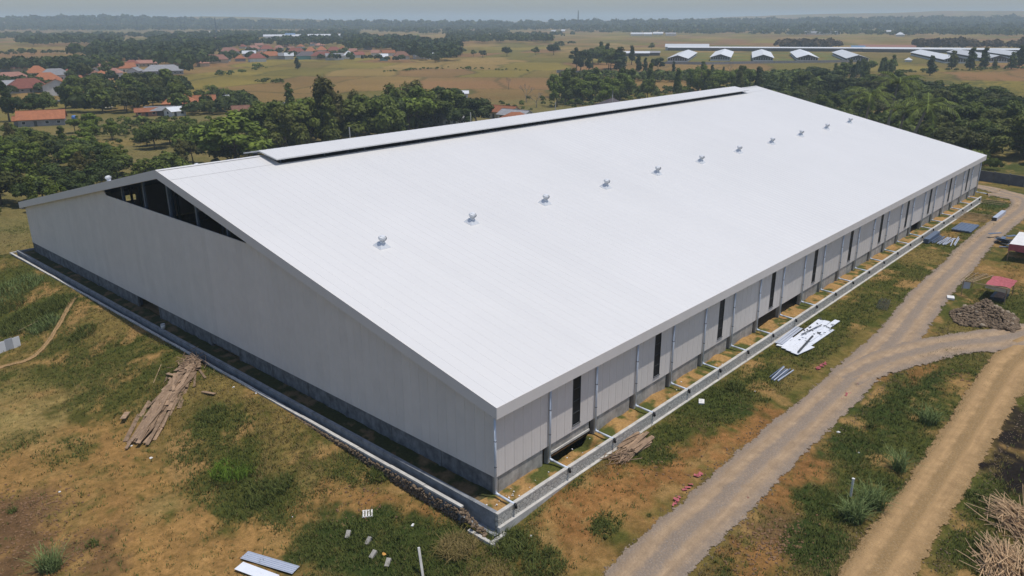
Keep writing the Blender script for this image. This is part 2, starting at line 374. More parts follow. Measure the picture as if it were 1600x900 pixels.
def road(name, pts, m, lift, nacr=14):
    """pts: x, y, width; the sheet follows the ground, worn at its edges"""
    P = [Vector((p[0], p[1])) for p in pts]; Wt = [p[2] for p in pts]
    cen = []
    for i in range(len(P)-1):
        p0 = P[max(i-1, 0)]; p1 = P[i]; p2 = P[i+1]; p3 = P[min(i+2, len(P)-1)]
        k = max(2, int((p2-p1).length/.6))
        for j in range(k+(i == len(P)-2)):
            q = j/k
            c = .5*((2*p1)+(-p0+p2)*q+(2*p0-5*p1+4*p2-p3)*q*q+(-p0+3*p1-3*p2+p3)*q**3)
            cen.append((c, (Wt[i]+(Wt[i+1]-Wt[i])*q)*.90))
    V = []; A = []; E = []
    for i, (c, w) in enumerate(cen):
        d = (cen[min(i+1, len(cen)-1)][0]-cen[max(i-1, 0)][0]).normalized(); nrm = Vector((-d.y, d.x))
        for j in range(nacr+1):
            u = j/nacr*1.36-.18
            q = c+nrm*((u-.5)*w); V.append((q.x, q.y)); A.append(min(1, max(0, u)))
            ed = min(u+.18, 1.18-u)/.36
            ee = min(i, len(cen)-1-i)*.6/3.0
            E.append(min(ed, 1.0) if ee > 1 else min(ed, ee))
    V = np.array(V); A = np.array(A); E = np.array(E)
    rut = -.09*np.exp(-((A-.28)/.09)**2)-.05*np.exp(-((A-.72)/.09)**2)
    z = ground_z(V[:, 0], V[:, 1])+lift+.03+(.12+rut*.9)*ss(.0, .9, E)
    k = nacr+1; n = len(cen); idx = np.arange(n*k).reshape(n, k)
    Fq = np.stack([idx[:-1, :-1].ravel(), idx[1:, :-1].ravel(), idx[1:, 1:].ravel(), idx[:-1, 1:].ravel()], 1)
    me = np_mesh(name, np.c_[V, z], Fq, m, True, {'across': A, 'edge': E})
    o = link(name, me); tag(o, kind='structure'); return o
road('road', [(-110,-16,4.3),(-60,-14.4,4.3),(-30,-13.2,4.3)]+[(at(px_, py_).x, at(px_, py_).y, w_) for px_, py_, w_ in ((1008,900,4.3),(1105,805,4.2),(1190,722,4.1),(1275,645,4.0),(1345,580,4.2),(1398,532,4.4),(1455,458,4.2),(1502,410,4.0))]+[(95,-9.1,4),(118,-8.9,3.9),(132,-9.0,4),(141,-7.5,4.3),(147,-2.5,4.6),(151,4,4.6),(153,25,4.6),(154,60,4.6)], M_road, .0)
road('road', [(144,-1,4.4),(139.5,-12,4.4),(135,-30,4.4)], M_road, .012)
road('road', [(-110,-26,4),(-60,-24.6,4),(-20,-23.9,4)]+[(at(px_, py_).x, at(px_, py_).y, w_) for px_, py_, w_ in ((1368,900,3.7),(1452,775,3.6),(1525,660,3.7),(1578,575,4.0))]+[(60,-23.6,4.6),(75,-23.8,4.4),(110,-25,4.4)], M_road2, .024)
road('road', [(37,-11.2,3.0),(45,-13.0,4.4),(52,-15.8,4.6),(59,-20,5),(66,-23.5,4.6)], M_road, .04)
q = [at(*p) for p in ((120,462),(105,485),(85,520),(60,552),(30,567),(-5,577),(-60,600))]
road('footpath', [(p.x, p.y, .62 if i else .9) for i, p in enumerate(q)], M_road2, .0, 6)
# ------------------------------------------------------------------ warehouse
t = NT('roof_sheet'); n1 = t.noise(.06, 4, .6); n2 = t.noise(1.0, 3, .5, t.scale(t.co(), (.9, .02, .02))); n3 = t.noise(1.0, 5, .7, t.scale(t.co(), (1.6, .12, 1))); n4 = t.noise(3.0, 4, .8)
c = t.mix(t.ramp(n1, [(.3, 0.), (.7, 1.)]), (.66, .65, .628), (.695, .683, .66)); c = t.mix(t.ramp(n2, [(.35, .0), (.65, 1.)]), t.mix(1., c, (.98, .98, .983), 'MULTIPLY'), c)
c = t.mix(t.ramp(n3, [(.58, .0), (.85, .05)]), c, (.50, .49, .47)); c = t.mix(t.ramp(n4, [(.72, .0), (.80, .3)]), c, (.42, .41, .40)); t.col(c); M_roof = t.out(.38, 0, .45)
M_clad = simple('wall_cladding', (.745, .695, .645), .5, 0, .3, .05, .5, 0, streak=None, rnd=.05)
M_fascia = simple('fascia_metal', (.72, .68, .645), .5, 0, .3, .03, .5)
M_conc = simple('shaded_grey_concrete', (.185, .185, .185), .9, 0, .2, .5, 1.1, .25, streak=(3.2, 3.2, .35), rnd=.15)  # darker plinth copy for the gable, its shade put into the colour
M_conc3 = simple('lit_plinth_concrete', (.42, .395, .35), .9, 0, .2, .38, .9, .25, streak=(3.2, 3.2, .35), rnd=.15)  # brighter plinth copy for the right side, sunlight put into the colour
M_conc2 = simple('pale_concrete', (.50, .48, .44), .9, 0, .2, .22, 1.2, .25)
M_pipe = simple('pvc_pipe', (.60, .66, .74), .4, 0, .4, .05, 1)
M_dark = simple('dark_rubber', (.03, .03, .032), .8)
M_steel = simple('blue_grey_steel', (.10, .13, .18), .5, .2, .4)
M_galv = simple('galvanised_metal', (.66, .68, .70), .55, .1, .5, .08, 6)
M_glass = simple('dark_glass', (.010, .011, .013), .5, 0, .2, .1, 2)
M_frame = simple('dark_frame', (.05, .055, .06), .5, 0, .4)
M_soil = simple('yard_soil', (.30, .19, .09), .95, 0, .1, .3, 3, .4)
OH, OX, He = .686, .523, 7.22
SLP = (17.818-7.2206)/(Wd/2+OH)
RY = Wd/2
def rz_(y): return He+((y+OH) if y <= RY else (Wd+OH-y))*SLP
bay = 5.965
wh = thing('warehouse', 'huge new warehouse with a white low-pitched metal roof and grey clad walls', 'warehouse')
def slope(x0, x1, ya, yb, rib=1.0, name='roof_slope'):
    """ribbed sheet between two lines parallel to the eave"""
    b = MB(); prof = []
    x = x0
    while x < x1-.01:
        e = min(x+rib, x1)
        prof += [(x, .016), (x+.05, .016), (x+.08, 0)]
        if e-x > .5: prof += [(e-.03, 0)]
        x = e
    prof.append((x1, .016))
    ys = (ya, yb); n = len(prof)
    for yy in ys:
        for px, pz in prof: b.v.append((px, yy, rz_(yy)+pz))
    for i in range(n-1):
        f = (i, i+1, n+i+1, n+i); b.f.append(f if yb > ya else f[::-1]); b.m.append(0)
    k = len(b.v)  # underside sheet and closed edges
    b.v += [(x0, ya, rz_(ya)-.07), (x1, ya, rz_(ya)-.07), (x1, yb, rz_(yb)-.07), (x0, yb, rz_(yb)-.07)]
    b.f.append((k+3, k+2, k+1, k)); b.m.append(0)
    b.f.append((0, k, k+1, n-1)); b.m.append(0); b.f.append((n, 2*n-1, k+2, k+3)); b.m.append(0)
    return part(name, b, M_roof, wh)
x0, x1 = -OX, L+OX
M0, M1 = 12.2, 126.6
slope(x0, x1, -OH, 44.75); slope(x0, x1, Wd+OH, Wd-44.75)
for a, b_ in ((x0, M0), (M1, x1)):
    slope(a, b_, 44.75, RY, name='ridge_strip'); slope(a, b_, Wd-44.75, RY, name='ridge_strip')
# raised ridge monitor
mo = MB(); s2 = .16; m0, m1 = 11.5, 127.2
for sgn in (1, -1):
    ya, zt = RY-sgn*3.5, 18.38
    ze = zt-3.5*s2
    n0 = len(mo.v); xs = []; x = m0
    while x < m1: xs += [(x, .015), (x+.07, .015), (x+.1, 0), (min(x+.95, m1), 0)]; x += 1
    for yy, zz in ((ya, ze), (RY, zt)):
        for px, pz in xs: mo.v.append((px, yy, zz+pz))
    n = len(xs)
    for i in range(n-1):
        f = (n0+i, n0+i+1, n0+n+i+1, n0+n+i); mo.f.append(f if sgn > 0 else f[::-1]); mo.m.append(0)
    mo.quad((m0, ya, ze-.13), (m0, RY, zt-.13), (m1, RY, zt-.13), (m1, ya, ze-.13))
    mo.quad((m0, ya, ze), (m0, ya, ze-.13), (m1, ya, ze-.13), (m1, ya, ze))
    for xx in (m0, m1): mo.quad((xx, ya, ze), (xx, RY, zt), (xx, RY, zt-.13), (xx, ya, ze-.13))
mon = part('ridge_monitor', mo, M_roof, wh)
pm = MB()
for i in range(20):
    xx = 12.6+i*5.95
    for yy in (45.2, Wd-45.2): pm.box(xx-.06, yy-.06, 16.5, xx+.06, yy+.06, 17.72)
    pm.beam((xx, 44.4, 17.6), (xx, RY, 18.08), .08, .12); pm.beam((xx, Wd-44.4, 17.6), (xx, RY, 18.08), .08, .12)
part('monitor_post', pm, M_steel, wh, kind='stuff')
cb = MB()
for yy, s in ((44.75, -1), (Wd-44.75, 1)): cb.box(M0, yy-.03, rz_(44.75)-.16, M1, yy+.03, rz_(44.75)+.05)
part('shaded_kerb_flashing', cb, M_frame, wh)  # dark colour paints deeper shade into the gap under the monitor
for a, b_ in ((x0, m0+.3), (m1-.3, x1)):
    rc = MB()
    for sg in (-1, 1):
        rc.quad((a, RY+sg*.35, rz_(RY)-.35*SLP+.06), (b_, RY+sg*.35, rz_(RY)-.35*SLP+.06), (b_, RY, rz_(RY)+.06), (a, RY, rz_(RY)+.06))
    part('ridge_cap', rc, M_roof, wh)
# fascias
fz = .87
fb_ = MB(); fb_.box(x0, -OH-.05, He-fz, x1, -OH-.003, He+.03); fb_.box(x0, -OH-.003, He-fz, x1, .02, He-fz+.04)
part('eave_fascia', fb_, M_fascia, wh)
fb_ = MB(); fb_.box(x0, Wd+OH+.003, He-fz, x1, Wd+OH+.05, He+.03); fb_.box(x0, Wd-.02, He-fz, x1, Wd+OH+.003, He-fz+.04)
part('eave_fascia', fb_, M_fascia, wh)
for xx, sg in ((x0, -1), (x1, 1)):
    for ya, yb in ((-OH-.05, RY), (Wd+OH+.05, RY)):
        g = MB(); xa, xb = sorted((xx+sg*.003, xx+sg*.053)); n = 0
        for q in (xa, xb):
            g.v += [(q, ya, rz_(ya)-fz+.0), (q, ya, rz_(ya)+.05), (q, yb, rz_(yb)+.05), (q, yb, rz_(yb)-fz)]
        g.f += [(0,1,2,3), (7,6,5,4), (0,4,5,1), (1,5,6,2), (2,6,7,3), (3,7,4,0)]; g.m += [0]*6
        # soffit return to the wall
        xw = 0.02 if sg < 0 else L-.02
        g.quad((xx, ya, rz_(ya)-fz+.01), (xw, ya, rz_(ya)-fz+.01), (xw, yb, rz_(yb)-fz+.01), (xx, yb, rz_(yb)-fz+.01))
        part('gable_fascia', g, M_fascia, wh)
# cladding panels: right side
CB, CT = 1.15, 6.9
def panel_mesh(w, z0, z1, name='wall_panel'):
    b = MB(); e = .03; d = .032
    b.quad((e, -d, z0), (w-e, -d, z0), (w-e, -d, z1), (e, -d, z1))
    b.quad((0, 0, z0), (e, -d, z0), (e, -d, z1), (0, 0, z1)); b.quad((w-e, -d, z0), (w, 0, z0), (w, 0, z1), (w-e, -d, z1))
    b.quad((0, .06, z0), (w, .06, z0), (w-e, -d, z0), (e, -d, z0))
    b.quad((w, .06, z0), (0, .06, z0), (0, .06, z1), (w, .06, z1))
    # two shallow stiffening grooves as raised fillets
    for q in (w*.33, w*.66): b.quad((q-.02, -d-.002, z0), (q, -d-.010, z0), (q, -d-.010, z1), (q-.02, -d-.002, z1)); b.quad((q, -d-.010, z0), (q+.02, -d-.002, z0), (q+.02, -d-.002, z1), (q, -d-.010, z1))
    return b.mesh(name, M_clad)
pw = bay/6
pmz = panel_mesh(pw, CB, CT)
wins = []
for k in range(23):
    for j in range(6):
        if k % 2 == 1 and j == 3: wins.append(k*bay+3*pw); continue
        link('wall_panel', pmz, wh, (k*bay+j*pw, 0, 0))
lo = panel_mesh(pw, CB, 1.68); hi_ = panel_mesh(pw, 5.92, CT)
for wx in wins:
    link('wall_panel', lo, wh, (wx, 0, 0)); link('wall_panel', hi_, wh, (wx, 0, 0))
# tall windows
wf = MB(); wf.box(.0, -.05, 1.66, .06, .05, 5.94); wf.box(pw-.06, -.05, 1.66, pw, .05, 5.94)
wf.box(.06, -.05, 5.88, pw-.06, .05, 5.94); wf.box(-.04, -.11, 1.62, pw+.04, .05, 1.66)
for i in range(1, 4): wf.box(.06, -.045, 1.66+i*1.055-.025, pw-.06, .03, 1.66+i*1.055+.025)
wfm = wf.mesh('window', M_frame)
pn = MB(); pn.box(.06, -.012, .03, pw-.06, .008, 1.03); pnm = pn.mesh('pane', M_glass)
for wx in wins:
    w = link('window', wfm, wh, (wx, 0, 0))
    for i in range(4): link('pane', pnm, w, (0, 0, 1.66+i*1.055))
# cladding panels: gable facing the camera's left; each cut to the roof line, or level below the open apex
for j in range(96):
    ya, yb = j*Wd/96, (j+1)*Wd/96
    def top(y): return min(rz_(y)-.3, 12.85 if 31 < y < 64.4 else 99)
    b = MB(); e = .03; d = .032; za, zb = top(ya), top(yb)
    zi = lambda y: za+(zb-za)*(y-ya)/(yb-ya)
    b.quad((-d, ya+e, CB), (-d, ya+e, zi(ya+e)), (-d, yb-e, zi(yb-e)), (-d, yb-e, CB))
    b.quad((0, ya, CB), (0, ya, za), (-d, ya+e, zi(ya+e)), (-d, ya+e, CB)); b.quad((-d, yb-e, CB), (-d, yb-e, zi(yb-e)), (0, yb, zb), (0, yb, CB))
    b.quad((.06, ya, CB), (.06, yb, CB), (.06, yb, zb), (.06, ya, za)); b.quad((-d, ya+e, CB), (-d, yb-e, CB), (.06, yb, CB), (.06, ya, CB))
    b.quad((.06, ya, za), (.06, yb, zb), (-d, yb-e, zi(yb-e)), (-d, ya+e, zi(ya+e)))
    for q in (.34, .67):
        yy = ya+(yb-ya)*q; b.quad((-d-.002, yy-.02, CB), (-d-.002, yy-.02, zi(yy)), (-d-.009, yy, zi(yy)), (-d-.009, yy, CB)); b.quad((-d-.009, yy, CB), (-d-.009, yy, zi(yy)), (-d-.002, yy+.02, zi(yy)), (-d-.002, yy+.02, CB))
    part('gable_panel', b, M_clad, wh)
# far walls as plain sheets
b = MB(); b.box(6, Wd-.06, CB, L, Wd, 5.0); b.box(17.5, Wd-.06, 5.0, L, Wd, CT); b.box(0, Wd-.06, CB, 6, Wd, CT); b.box(6, Wd-.06, 5.9, 17.5, Wd, CT); b.box(6, Wd-.06, 5.0, 14.4, Wd, 5.9); b.box(16.0, Wd-.06, 5.0, 17.5, Wd, 5.9)
part('rear_wall', b, M_clad, wh)
b = MB(); b.v += [(L-.06, 0, CB), (L-.06, Wd, CB), (L-.06, Wd, CT), (L-.06, RY, rz_(RY)-.1), (L-.06, 0, CT), (L, 0, CB), (L, Wd, CB), (L, Wd, CT), (L, RY, rz_(RY)-.1), (L, 0, CT)]
b.f += [(0,1,2,3,4), (9,8,7,6,5)]; b.m += [0]*2
part('far_gable_wall', b, M_clad, wh)
# plinth: precast panels between columns, some bays left open
def cpanel(a, b_, z0, z1, axis_='x', inset=.06):
    q = MB()
    if axis_ == 'x': q.box(a, inset, z0, b_, inset+.18, z1)
    else: q.box(inset, a, z0, inset+.18, b_, z1)
    return part('plinth_panel', q, M_conc3 if axis_ == 'x' else M_conc, wh)  # right side takes the lit copy, gable the shaded one
for k in range(23):
    a = k*bay+(.30 if k else .36); b_ = (k+1)*bay-.62
    if k in (7, 8, 16): continue
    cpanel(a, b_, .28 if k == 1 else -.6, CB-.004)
    if k == 1: part('plinth_beam', MB().box(a, -.04, .24, b_, .06, .42), M_conc2, wh)
for k in range(24):
    xx = k*bay
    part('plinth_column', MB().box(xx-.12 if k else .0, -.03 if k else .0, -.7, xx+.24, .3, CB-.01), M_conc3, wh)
by = Wd/16
for k in range(16):
    a = k*by+(.14 if k else .36); b_ = (k+1)*by-.14
    if k == 9: continue
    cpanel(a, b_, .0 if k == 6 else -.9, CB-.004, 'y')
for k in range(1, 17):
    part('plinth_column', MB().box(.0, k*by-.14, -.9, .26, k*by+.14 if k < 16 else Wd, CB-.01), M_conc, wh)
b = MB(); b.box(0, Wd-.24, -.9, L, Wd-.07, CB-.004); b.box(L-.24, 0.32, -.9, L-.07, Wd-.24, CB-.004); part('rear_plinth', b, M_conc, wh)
# portal frames just inside, seen through the open apex and gaps
fr = []
for xx in (.55, 6.2, 12.2, 24, 36, 48, 60):
    for yy in (12, 24, 36, 42, 48, 54, 60, 72, 84):
        if xx > 1 and yy in (42, 54): continue
        part('steel_column', MB().box(xx-.12, yy-.16, -.4, xx+.12, yy+.16, rz_(yy)-.5), M_steel, wh)
    g = MB(); g.beam((xx, .4, rz_(.4)-.5), (xx, RY, rz_(RY)-.5), .2, .5); g.beam((xx, Wd-.4, rz_(.4)-.5), (xx, RY, rz_(RY)-.5), .2, .5)
    part('rafter', g, M_steel, wh)
part('floor_slab', MB().box(.5, .5, -.5, L-.5, Wd-.5, -.38), M_soil, wh)
# downpipes with elbow, tail and bracket rings
for k in range(24):
    xx = k*bay if k else -.22
    yy = -.17 if k else -.22
    d = link('downpipe', None, wh, (xx, yy, 0))
    b = MB(); b.tube([(0, 0, 6.38), (0, 0, .22)], .085, 10); p = part('pipe', b, M_pipe, d, True)
    b = MB(); b.tube([(0, 0, .24), (0, -.02, .12), (0, -.12, .05), (0, -.35, .035)], .1, 10); part('elbow', b, M_pipe, d, True)
    b = MB(); b.tube([(0, -.33, .035), (0, -1.95-(yy+.17), .13-.16)], .092, 10); part('tail_pipe', b, M_pipe, d, True)
    for z in (4.3, 2.2): part('bracket', MB().tube([(0, 0, z), (0, 0, z+.05)], .1, 10), M_frame, d)
    b = MB(); b.tube([(0, -1.88-(yy+.17), -.02), (0, -2.0-(yy+.17), -.03), (0, -2.02-(yy+.17), -.3)], .11, 8); part('spout', b, M_dark, d, True)
# turbine vents
vb = MB()
vb.v += [(-.75, -.7, 0), (.75, -.7, 0), (.75, .7, 0), (-.75, .7, 0), (-.36, -.34, .42), (.36, -.34, .42), (.36, .34, .5), (-.36, .34, .5)]
vb.f += [(0,1,5,4), (1,2,6,5), (2,3,7,6), (3,0,4,7), (4,5,6,7)]; vb.m += [0]*5
vbm = vb.mesh('vent_base', M_galv)
vn_ = MB(); vn_.lathe([(.30, .42), (.30, .72), (.27, .74)], 16); vnm = vn_.mesh('vent_neck', M_galv, True)
vh = MB()
for j in range(20):
    t0 = 2*math.pi*j/20; prof = [(.30, .74), (.43, .84), (.50, 1.0), (.44, 1.16), (.26, 1.25)]
    for i in range(4):
        (ra, za), (rb, zb) = prof[i], prof[i+1]
        vh.quad((ra*math.cos(t0), ra*math.sin(t0), za), ((ra-.05)*math.cos(t0+.34), (ra-.05)*math.sin(t0+.34), za), ((rb-.05)*math.cos(t0+.34), (rb-.05)*math.sin(t0+.34), zb), (rb*math.cos(t0), rb*math.sin(t0), zb))
vh.lathe([(.30, 1.22), (.26, 1.28), (.0, 1.31)], 16)
vhm = vh.mesh('vent_head', M_galv)
def vent(x, y):
    v = link('roof_vent', None, wh, (x, y, rz_(y)+.01)); v.rotation_euler.x = math.atan(SLP)*(1 if y < RY else -1); v.scale = (.84, .84, .84)
    link('vent_base', vbm, v); n = link('vent_neck', vnm, v); link('vent_head', vhm, v)
    n.rotation_euler.x = 0
for i in range(11): vent(8.75+i*11.96, 22.75)
for i in range(11): vent(3.6+i*11.96, 71.6)

# ------------------------------------------------------------------ retaining walls, drain, yard strip
t = NT('stone_masonry'); vo = t.add('ShaderNodeTexVoronoi', feature='DISTANCE_TO_EDGE'); vo.inputs['Scale'].default_value = 1.0
t.l.new(t.scale(t.co(), (2.3, 2.3, 3.8)), vo.inputs['Vector']); vc = t.add('ShaderNodeTexVoronoi'); vc.inputs['Scale'].default_value = 1.0
t.l.new(t.scale(t.co(), (2.3, 2.3, 3.8)), vc.inputs['Vector'])
n1 = t.noise(6, 5, .7); n2 = t.noise(.8, 4, .6)
c = t.mix(t.ramp(vc.outputs['Color'], [(.2, .0), (.8, 1.)]), (.44, .42, .37), (.60, .575, .51))
c = t.mix(t.ramp(vo.outputs['Distance'], [(.0, .95), (.09, .0)]), c, (.16, .15, .135))
c = t.mix(t.ramp(n1, [(.4, .0), (.8, .4)]), c, (.26, .25, .235)); c = t.mix(t.ramp(n2, [(.4, 0.), (.7, .35)]), c, (.55, .53, .5))
t.col(c); t.bump(t.math('MINIMUM', vo.outputs['Distance'], .1), .6, .3); M_mas = t.out(.95, 0, .15)
rw = thing('retaining_wall', 'low stone retaining wall with concrete coping along the right side of the warehouse', 'retaining wall')
XE = 133.5
part('masonry', MB().box(-1.93, -2.03, -1.9, XE, -1.77, -.12), M_mas, rw)
for i in range(34):   # coping cast in lengths
    a = -1.95+i*4; part('coping', MB().box(a+.01, -2.04, -.12, min(a+3.99, XE+.03), -1.74, .0+.01*(i % 2)), M_conc2, rw)
part('toe', MB().box(-2.0, -2.27, -1.95, XE, -2.03, -1.0), M_conc2, rw)
M_soft = simple('mortar_wall', (.25, .26, .27), .9, 0, .2, .35, 1.4, .4, rnd=.1)
lw = thing('drain_wall', 'tall grey mortar wall along the left end of the warehouse beside the drain', 'wall')
part('wall_face', MB().box(-1.95, -1.74, -1.9, -1.72, 96.9, -.1), M_soft, lw)
part('wall_face', MB().box(-1.72, 96.65, -1.9, 4, 96.9, -.1), M_soft, lw)
part('coping', MB().box(-1.97, -1.73, -.1, -1.66, 96.92, 0), M_soft, lw)
kb = thing('drain_kerb', 'pale concrete kerb edging the drain at the left end of the warehouse', 'kerb')
for i in range(24):
    a = .9+i*4.03; zt = -.36+.02*math.sin(i*2.1)
    part('kerb_stone', MB().box(-2.68, a, zt-.14, -2.40, a+4.0, zt), M_conc2, kb)
part('kerb_stone', MB().box(-2.68, 97.64, -.5, 5, 97.9, -.36), M_conc2, kb)
part('kerb_base', MB().box(-2.64, 1.0, -1.9, -2.42, 97.6, -.5), M_soft, kb)
part('end_block', MB().box(-2.98, -2.6, -2.4, -1.6, -2.32, -1.45), M_conc2, kb)
part('end_block', MB().box(-3.25, -2.75, -2.3, -2.98, -.3, -1.42), M_conc2, kb)
part('drain_floor', MB().box(-2.42, -2.2, -1.7, -1.95, 97.6, -1.45), M_soft, kb)
M_stone = simple('rubble_stone', (.18, .13, .085), .9, 0, .2, .45, 2.2, .3)
b = MB()
for i in range(900):
    yy = R.uniform(.4, 24); z0 = gz(-2.9, yy)-.1; z = R.uniform(z0, -.62)
    if z0 < -.7: b.rock((-2.70-R.uniform(0, .08), yy, z), R.uniform(.08, .15), R, .8)
for i in range(60):
    q = i/60; b.rock((-2.75+R.uniform(-.3, .2), .9-q*2.6, -.5-.95*q+R.uniform(-.1, .1)), R.uniform(.08, .16), R, .8)
for i in range(40): b.rock((-3.1+R.uniform(-.3, .3), -2.6+R.uniform(-.4, .3), -1.9+R.uniform(-.5, .2)), R.uniform(.12, .22), R, .8)
part('rubble_facing', b, M_stone, kb, kind='stuff')
# soil strip between wall and building
t = NT('strip_soil'); c = t.attr('gcol', 'Color'); n = t.noise(5, 6, .7); c = t.mix(t.ramp(n, [(.3, 0.), (.7, 1.)]), t.mix(1., c, (.62, .62, .6), 'MULTIPLY'), t.mix(1., c, (1.3, 1.3, 1.25), 'MULTIPLY')); t.col(c); t.bump(n, .6, .08); M_strip = t.out(.95, 0, .1)
def strip(xa, xb, ya, yb, st, green):
    xs = np.arange(xa, xb+st/2, st); ys = np.arange(ya, yb+st/2, st); X, Y = np.meshgrid(xs, ys, indexing='ij'); X = X.ravel(); Y = Y.ravel()
    n = fb(X, Y, 1.1, 101); ph = np.abs(((X/bay) % 1)-.5)*2
    z = -.33+.3*(n-.5)+(.16*(1-ph) if not green else 0)
    if not green:
        pit = ss(bay+.3, bay+.9, X)*ss(2*bay-.5, 2*bay-1.3, X)*ss(-1.35, -.6, Y); z = z-.75*pit
    g = ss(.40, .6, fb(X, Y, .9, 105)+(.34*ph-.19 if not green else .1))[:, None]
    c = np.array((.36, .215, .085) if not green else (.16, .11, .06))*(.75+.5*n)[:, None]*(1-g)+np.array((.085, .095, .025) if not green else (.05, .055, .02))*g
    a, b = len(xs), len(ys); idx = np.arange(a*b).reshape(a, b)
    Fq = np.stack([idx[:-1, :-1].ravel(), idx[1:, :-1].ravel(), idx[1:, 1:].ravel(), idx[:-1, 1:].ravel()], 1)
    tag(link('soil_strip', np_mesh('soil_strip', np.c_[X, Y, z], Fq, M_strip, True, {'gcol': c})), kind='structure')
strip(-1.72, 134, -1.76, .24, .2, False); strip(-1.7, .3, .24, 96.6, .25, True)
b = MB()
for i in range(34):
    if R.random() < .3: x, y = R.uniform(-1.5, 1.2), R.uniform(-1.5, -.2)
    else: x, y = R.uniform(0, 60), R.uniform(-1.5, -.2)
    b.rock((x, y, -.22), R.uniform(.03, .09), R, .6)
M_white = simple('white_waste', (.75, .74, .72), .7, 0, .3, .1, 5)
tag(link('rubble', b.mesh('rubble', M_white)), kind='stuff', label='small white rubble scattered on the soil strip by the downpipes')
# ------------------------------------------------------------------ trees
def leafmat(name, lo, hi, rnd=.25, warm=(.14, .11, .03)):
    t = NT(name); n = t.noise(.55, 3, .6); a = t.attr('tint')
    c = t.mix(t.ramp(n, [(.35, 0.), (.65, 1.)]), lo, hi); c = t.mix(t.math('MULTIPLY', t.math('POWER', a, 1.6), .85), c, tuple(min(1, v*2.0) for v in hi))  # high tint paints highlights on the leaves, low tint the dark gaps
    q = t.add('ShaderNodeObjectInfo'); c = t.mix(t.ramp(q.outputs['Random'], [(0, 0.), (.7, .0), (1, .35)]), c, warm)
    f = t.ramp(q.outputs['Random'], [(0, 1-rnd), (.5, 1.0), (1, 1-rnd*.4)]); c = t.mix(1., c, f, 'MULTIPLY')
    t.col(c); t.out(.6, 0, .15)
    # thin leaves pass some light
    tr = t.add('ShaderNodeBsdfTranslucent'); t.l.new(c, tr.inputs[0]); mx = t.add('ShaderNodeMixShader'); mx.inputs[0].default_value = .15
    t.l.new(t.b.outputs[0], mx.inputs[1]); t.l.new(tr.outputs[0], mx.inputs[2]); t.l.new(mx.outputs[0], t.n['Material Output'].inputs[0])
    return t.mat
ML_dark = leafmat('foliage_dark', (.016, .024, .006), (.050, .070, .014))
ML_mid = leafmat('foliage_mid', (.028, .040, .007), (.100, .125, .020))
ML_light = leafmat('foliage_light', (.042, .062, .009), (.135, .175, .022))
ML_olive = leafmat('foliage_olive', (.040, .040, .010), (.115, .105, .028), .3, (.16, .11, .05))
ML_brown = leafmat('foliage_brown', (.06, .045, .022), (.11, .075, .04), .3, (.16, .09, .05))
M_bark = simple('bark', (.13, .10, .075), .9, 0, .1, .3, 3, .3)
M_pale_bark = simple('pale_bark', (.25, .22, .18), .9, 0, .1, .3, 3, .3)
def leaves(rs, C, Rr, n, size, shell=.55):
    """n leaf quads spread over clumps C (k,3) with radii Rr (k,3)"""
    k = len(C); wgt = (Rr[:, 0]*Rr[:, 1]*Rr[:, 2])**(2/3); w = rs.choice(k, n, p=wgt/wgt.sum())
    d = rs.normal(size=(n, 3)); d /= np.linalg.norm(d, axis=1)[:, None]; d[:, 2] = np.where(d[:, 2] < -.5, -d[:, 2], d[:, 2])
    rad = shell+(1-shell)*rs.random(n)**.5; rad *= 1+.12*rs.normal(size=n)
    P = C[w]+d*Rr[w]*rad[:, None]
    nrm = d+rs.normal(size=(n, 3))*.36+np.array((0, 0, .25)); nrm /= np.linalg.norm(nrm, axis=1)[:, None]
    a = np.cross(nrm, rs.normal(size=(n, 3))); a /= np.linalg.norm(a, axis=1)[:, None]; b = np.cross(nrm, a)
    s = size*(.6+.8*rs.random(n))[:, None]; a *= s; b *= s*.62
    V = np.stack([P-a, P-b*.9+nrm*s*.12, P+a, P+b], 1).reshape(-1, 3)
    Fq = np.arange(4*n).reshape(n, 4); tint = np.repeat(np.clip(rs.random(n)*.6+.5*(d[:, 2]*.5+.1), 0, 1), 4)  # tint rises with upward direction, so lit clump tops are in the colour
    return V, Fq, tint
def crown_clumps(rs, kind, h, w):
    C = []; Rr = []
    if kind == 'broad':
        for i in range(19):
            a = rs.random()*6.283; q = math.sqrt(rs.random())*.38*w; z = h*(.36+.50*rs.random()*(1-.5*(q/(.36*w))**2))
            r = w*(.10+.11*rs.random()); C.append((q*math.cos(a), q*math.sin(a), z)); Rr.append((r, r, r*.72))
    elif kind == 'bush':
        for i in range(9):
            a = rs.random()*6.283; q = math.sqrt(rs.random())*.34*w; z = h*(.34+.34*rs.random()); r = w*(.17+.09*rs.random())
            C.append((q*math.cos(a), q*math.sin(a), z)); Rr.append((r, r, r*.75))
    elif kind == 'tall':
        for i in range(13):
            z = h*(.28+.66*i/12); q = w*.2*rs.random()*(1.2-z/h); a = rs.random()*6.283; r = w*(.30-.17*(z/h))*(.8+.5*rs.random())
            C.append((q*math.cos(a)*1.5, q*math.sin(a)*1.5, z)); Rr.append((r, r, r*.95))
    elif kind == 'column':
        for i in range(9):
            z = h*(.16+.76*i/8); r = w*.5*(1-.5*abs(z/h-.4)**1.1-.25*(z/h))*(.85+.3*rs.random())
            C.append((rs.normal()*.06*w, rs.normal()*.06*w, z)); Rr.append((r, r, h*.09))
    elif kind == 'bamboo':
        for i in range(16):
            a = rs.random()*6.283; q = w*(.08+.34*rs.random()); z = h*(.35+.5*rs.random()-.2*q/w); r = w*.13
            C.append((q*math.cos(a), q*math.sin(a), z)); Rr.append((r, r, h*.16))
    return np.array(C), np.array(Rr)
TM = {}
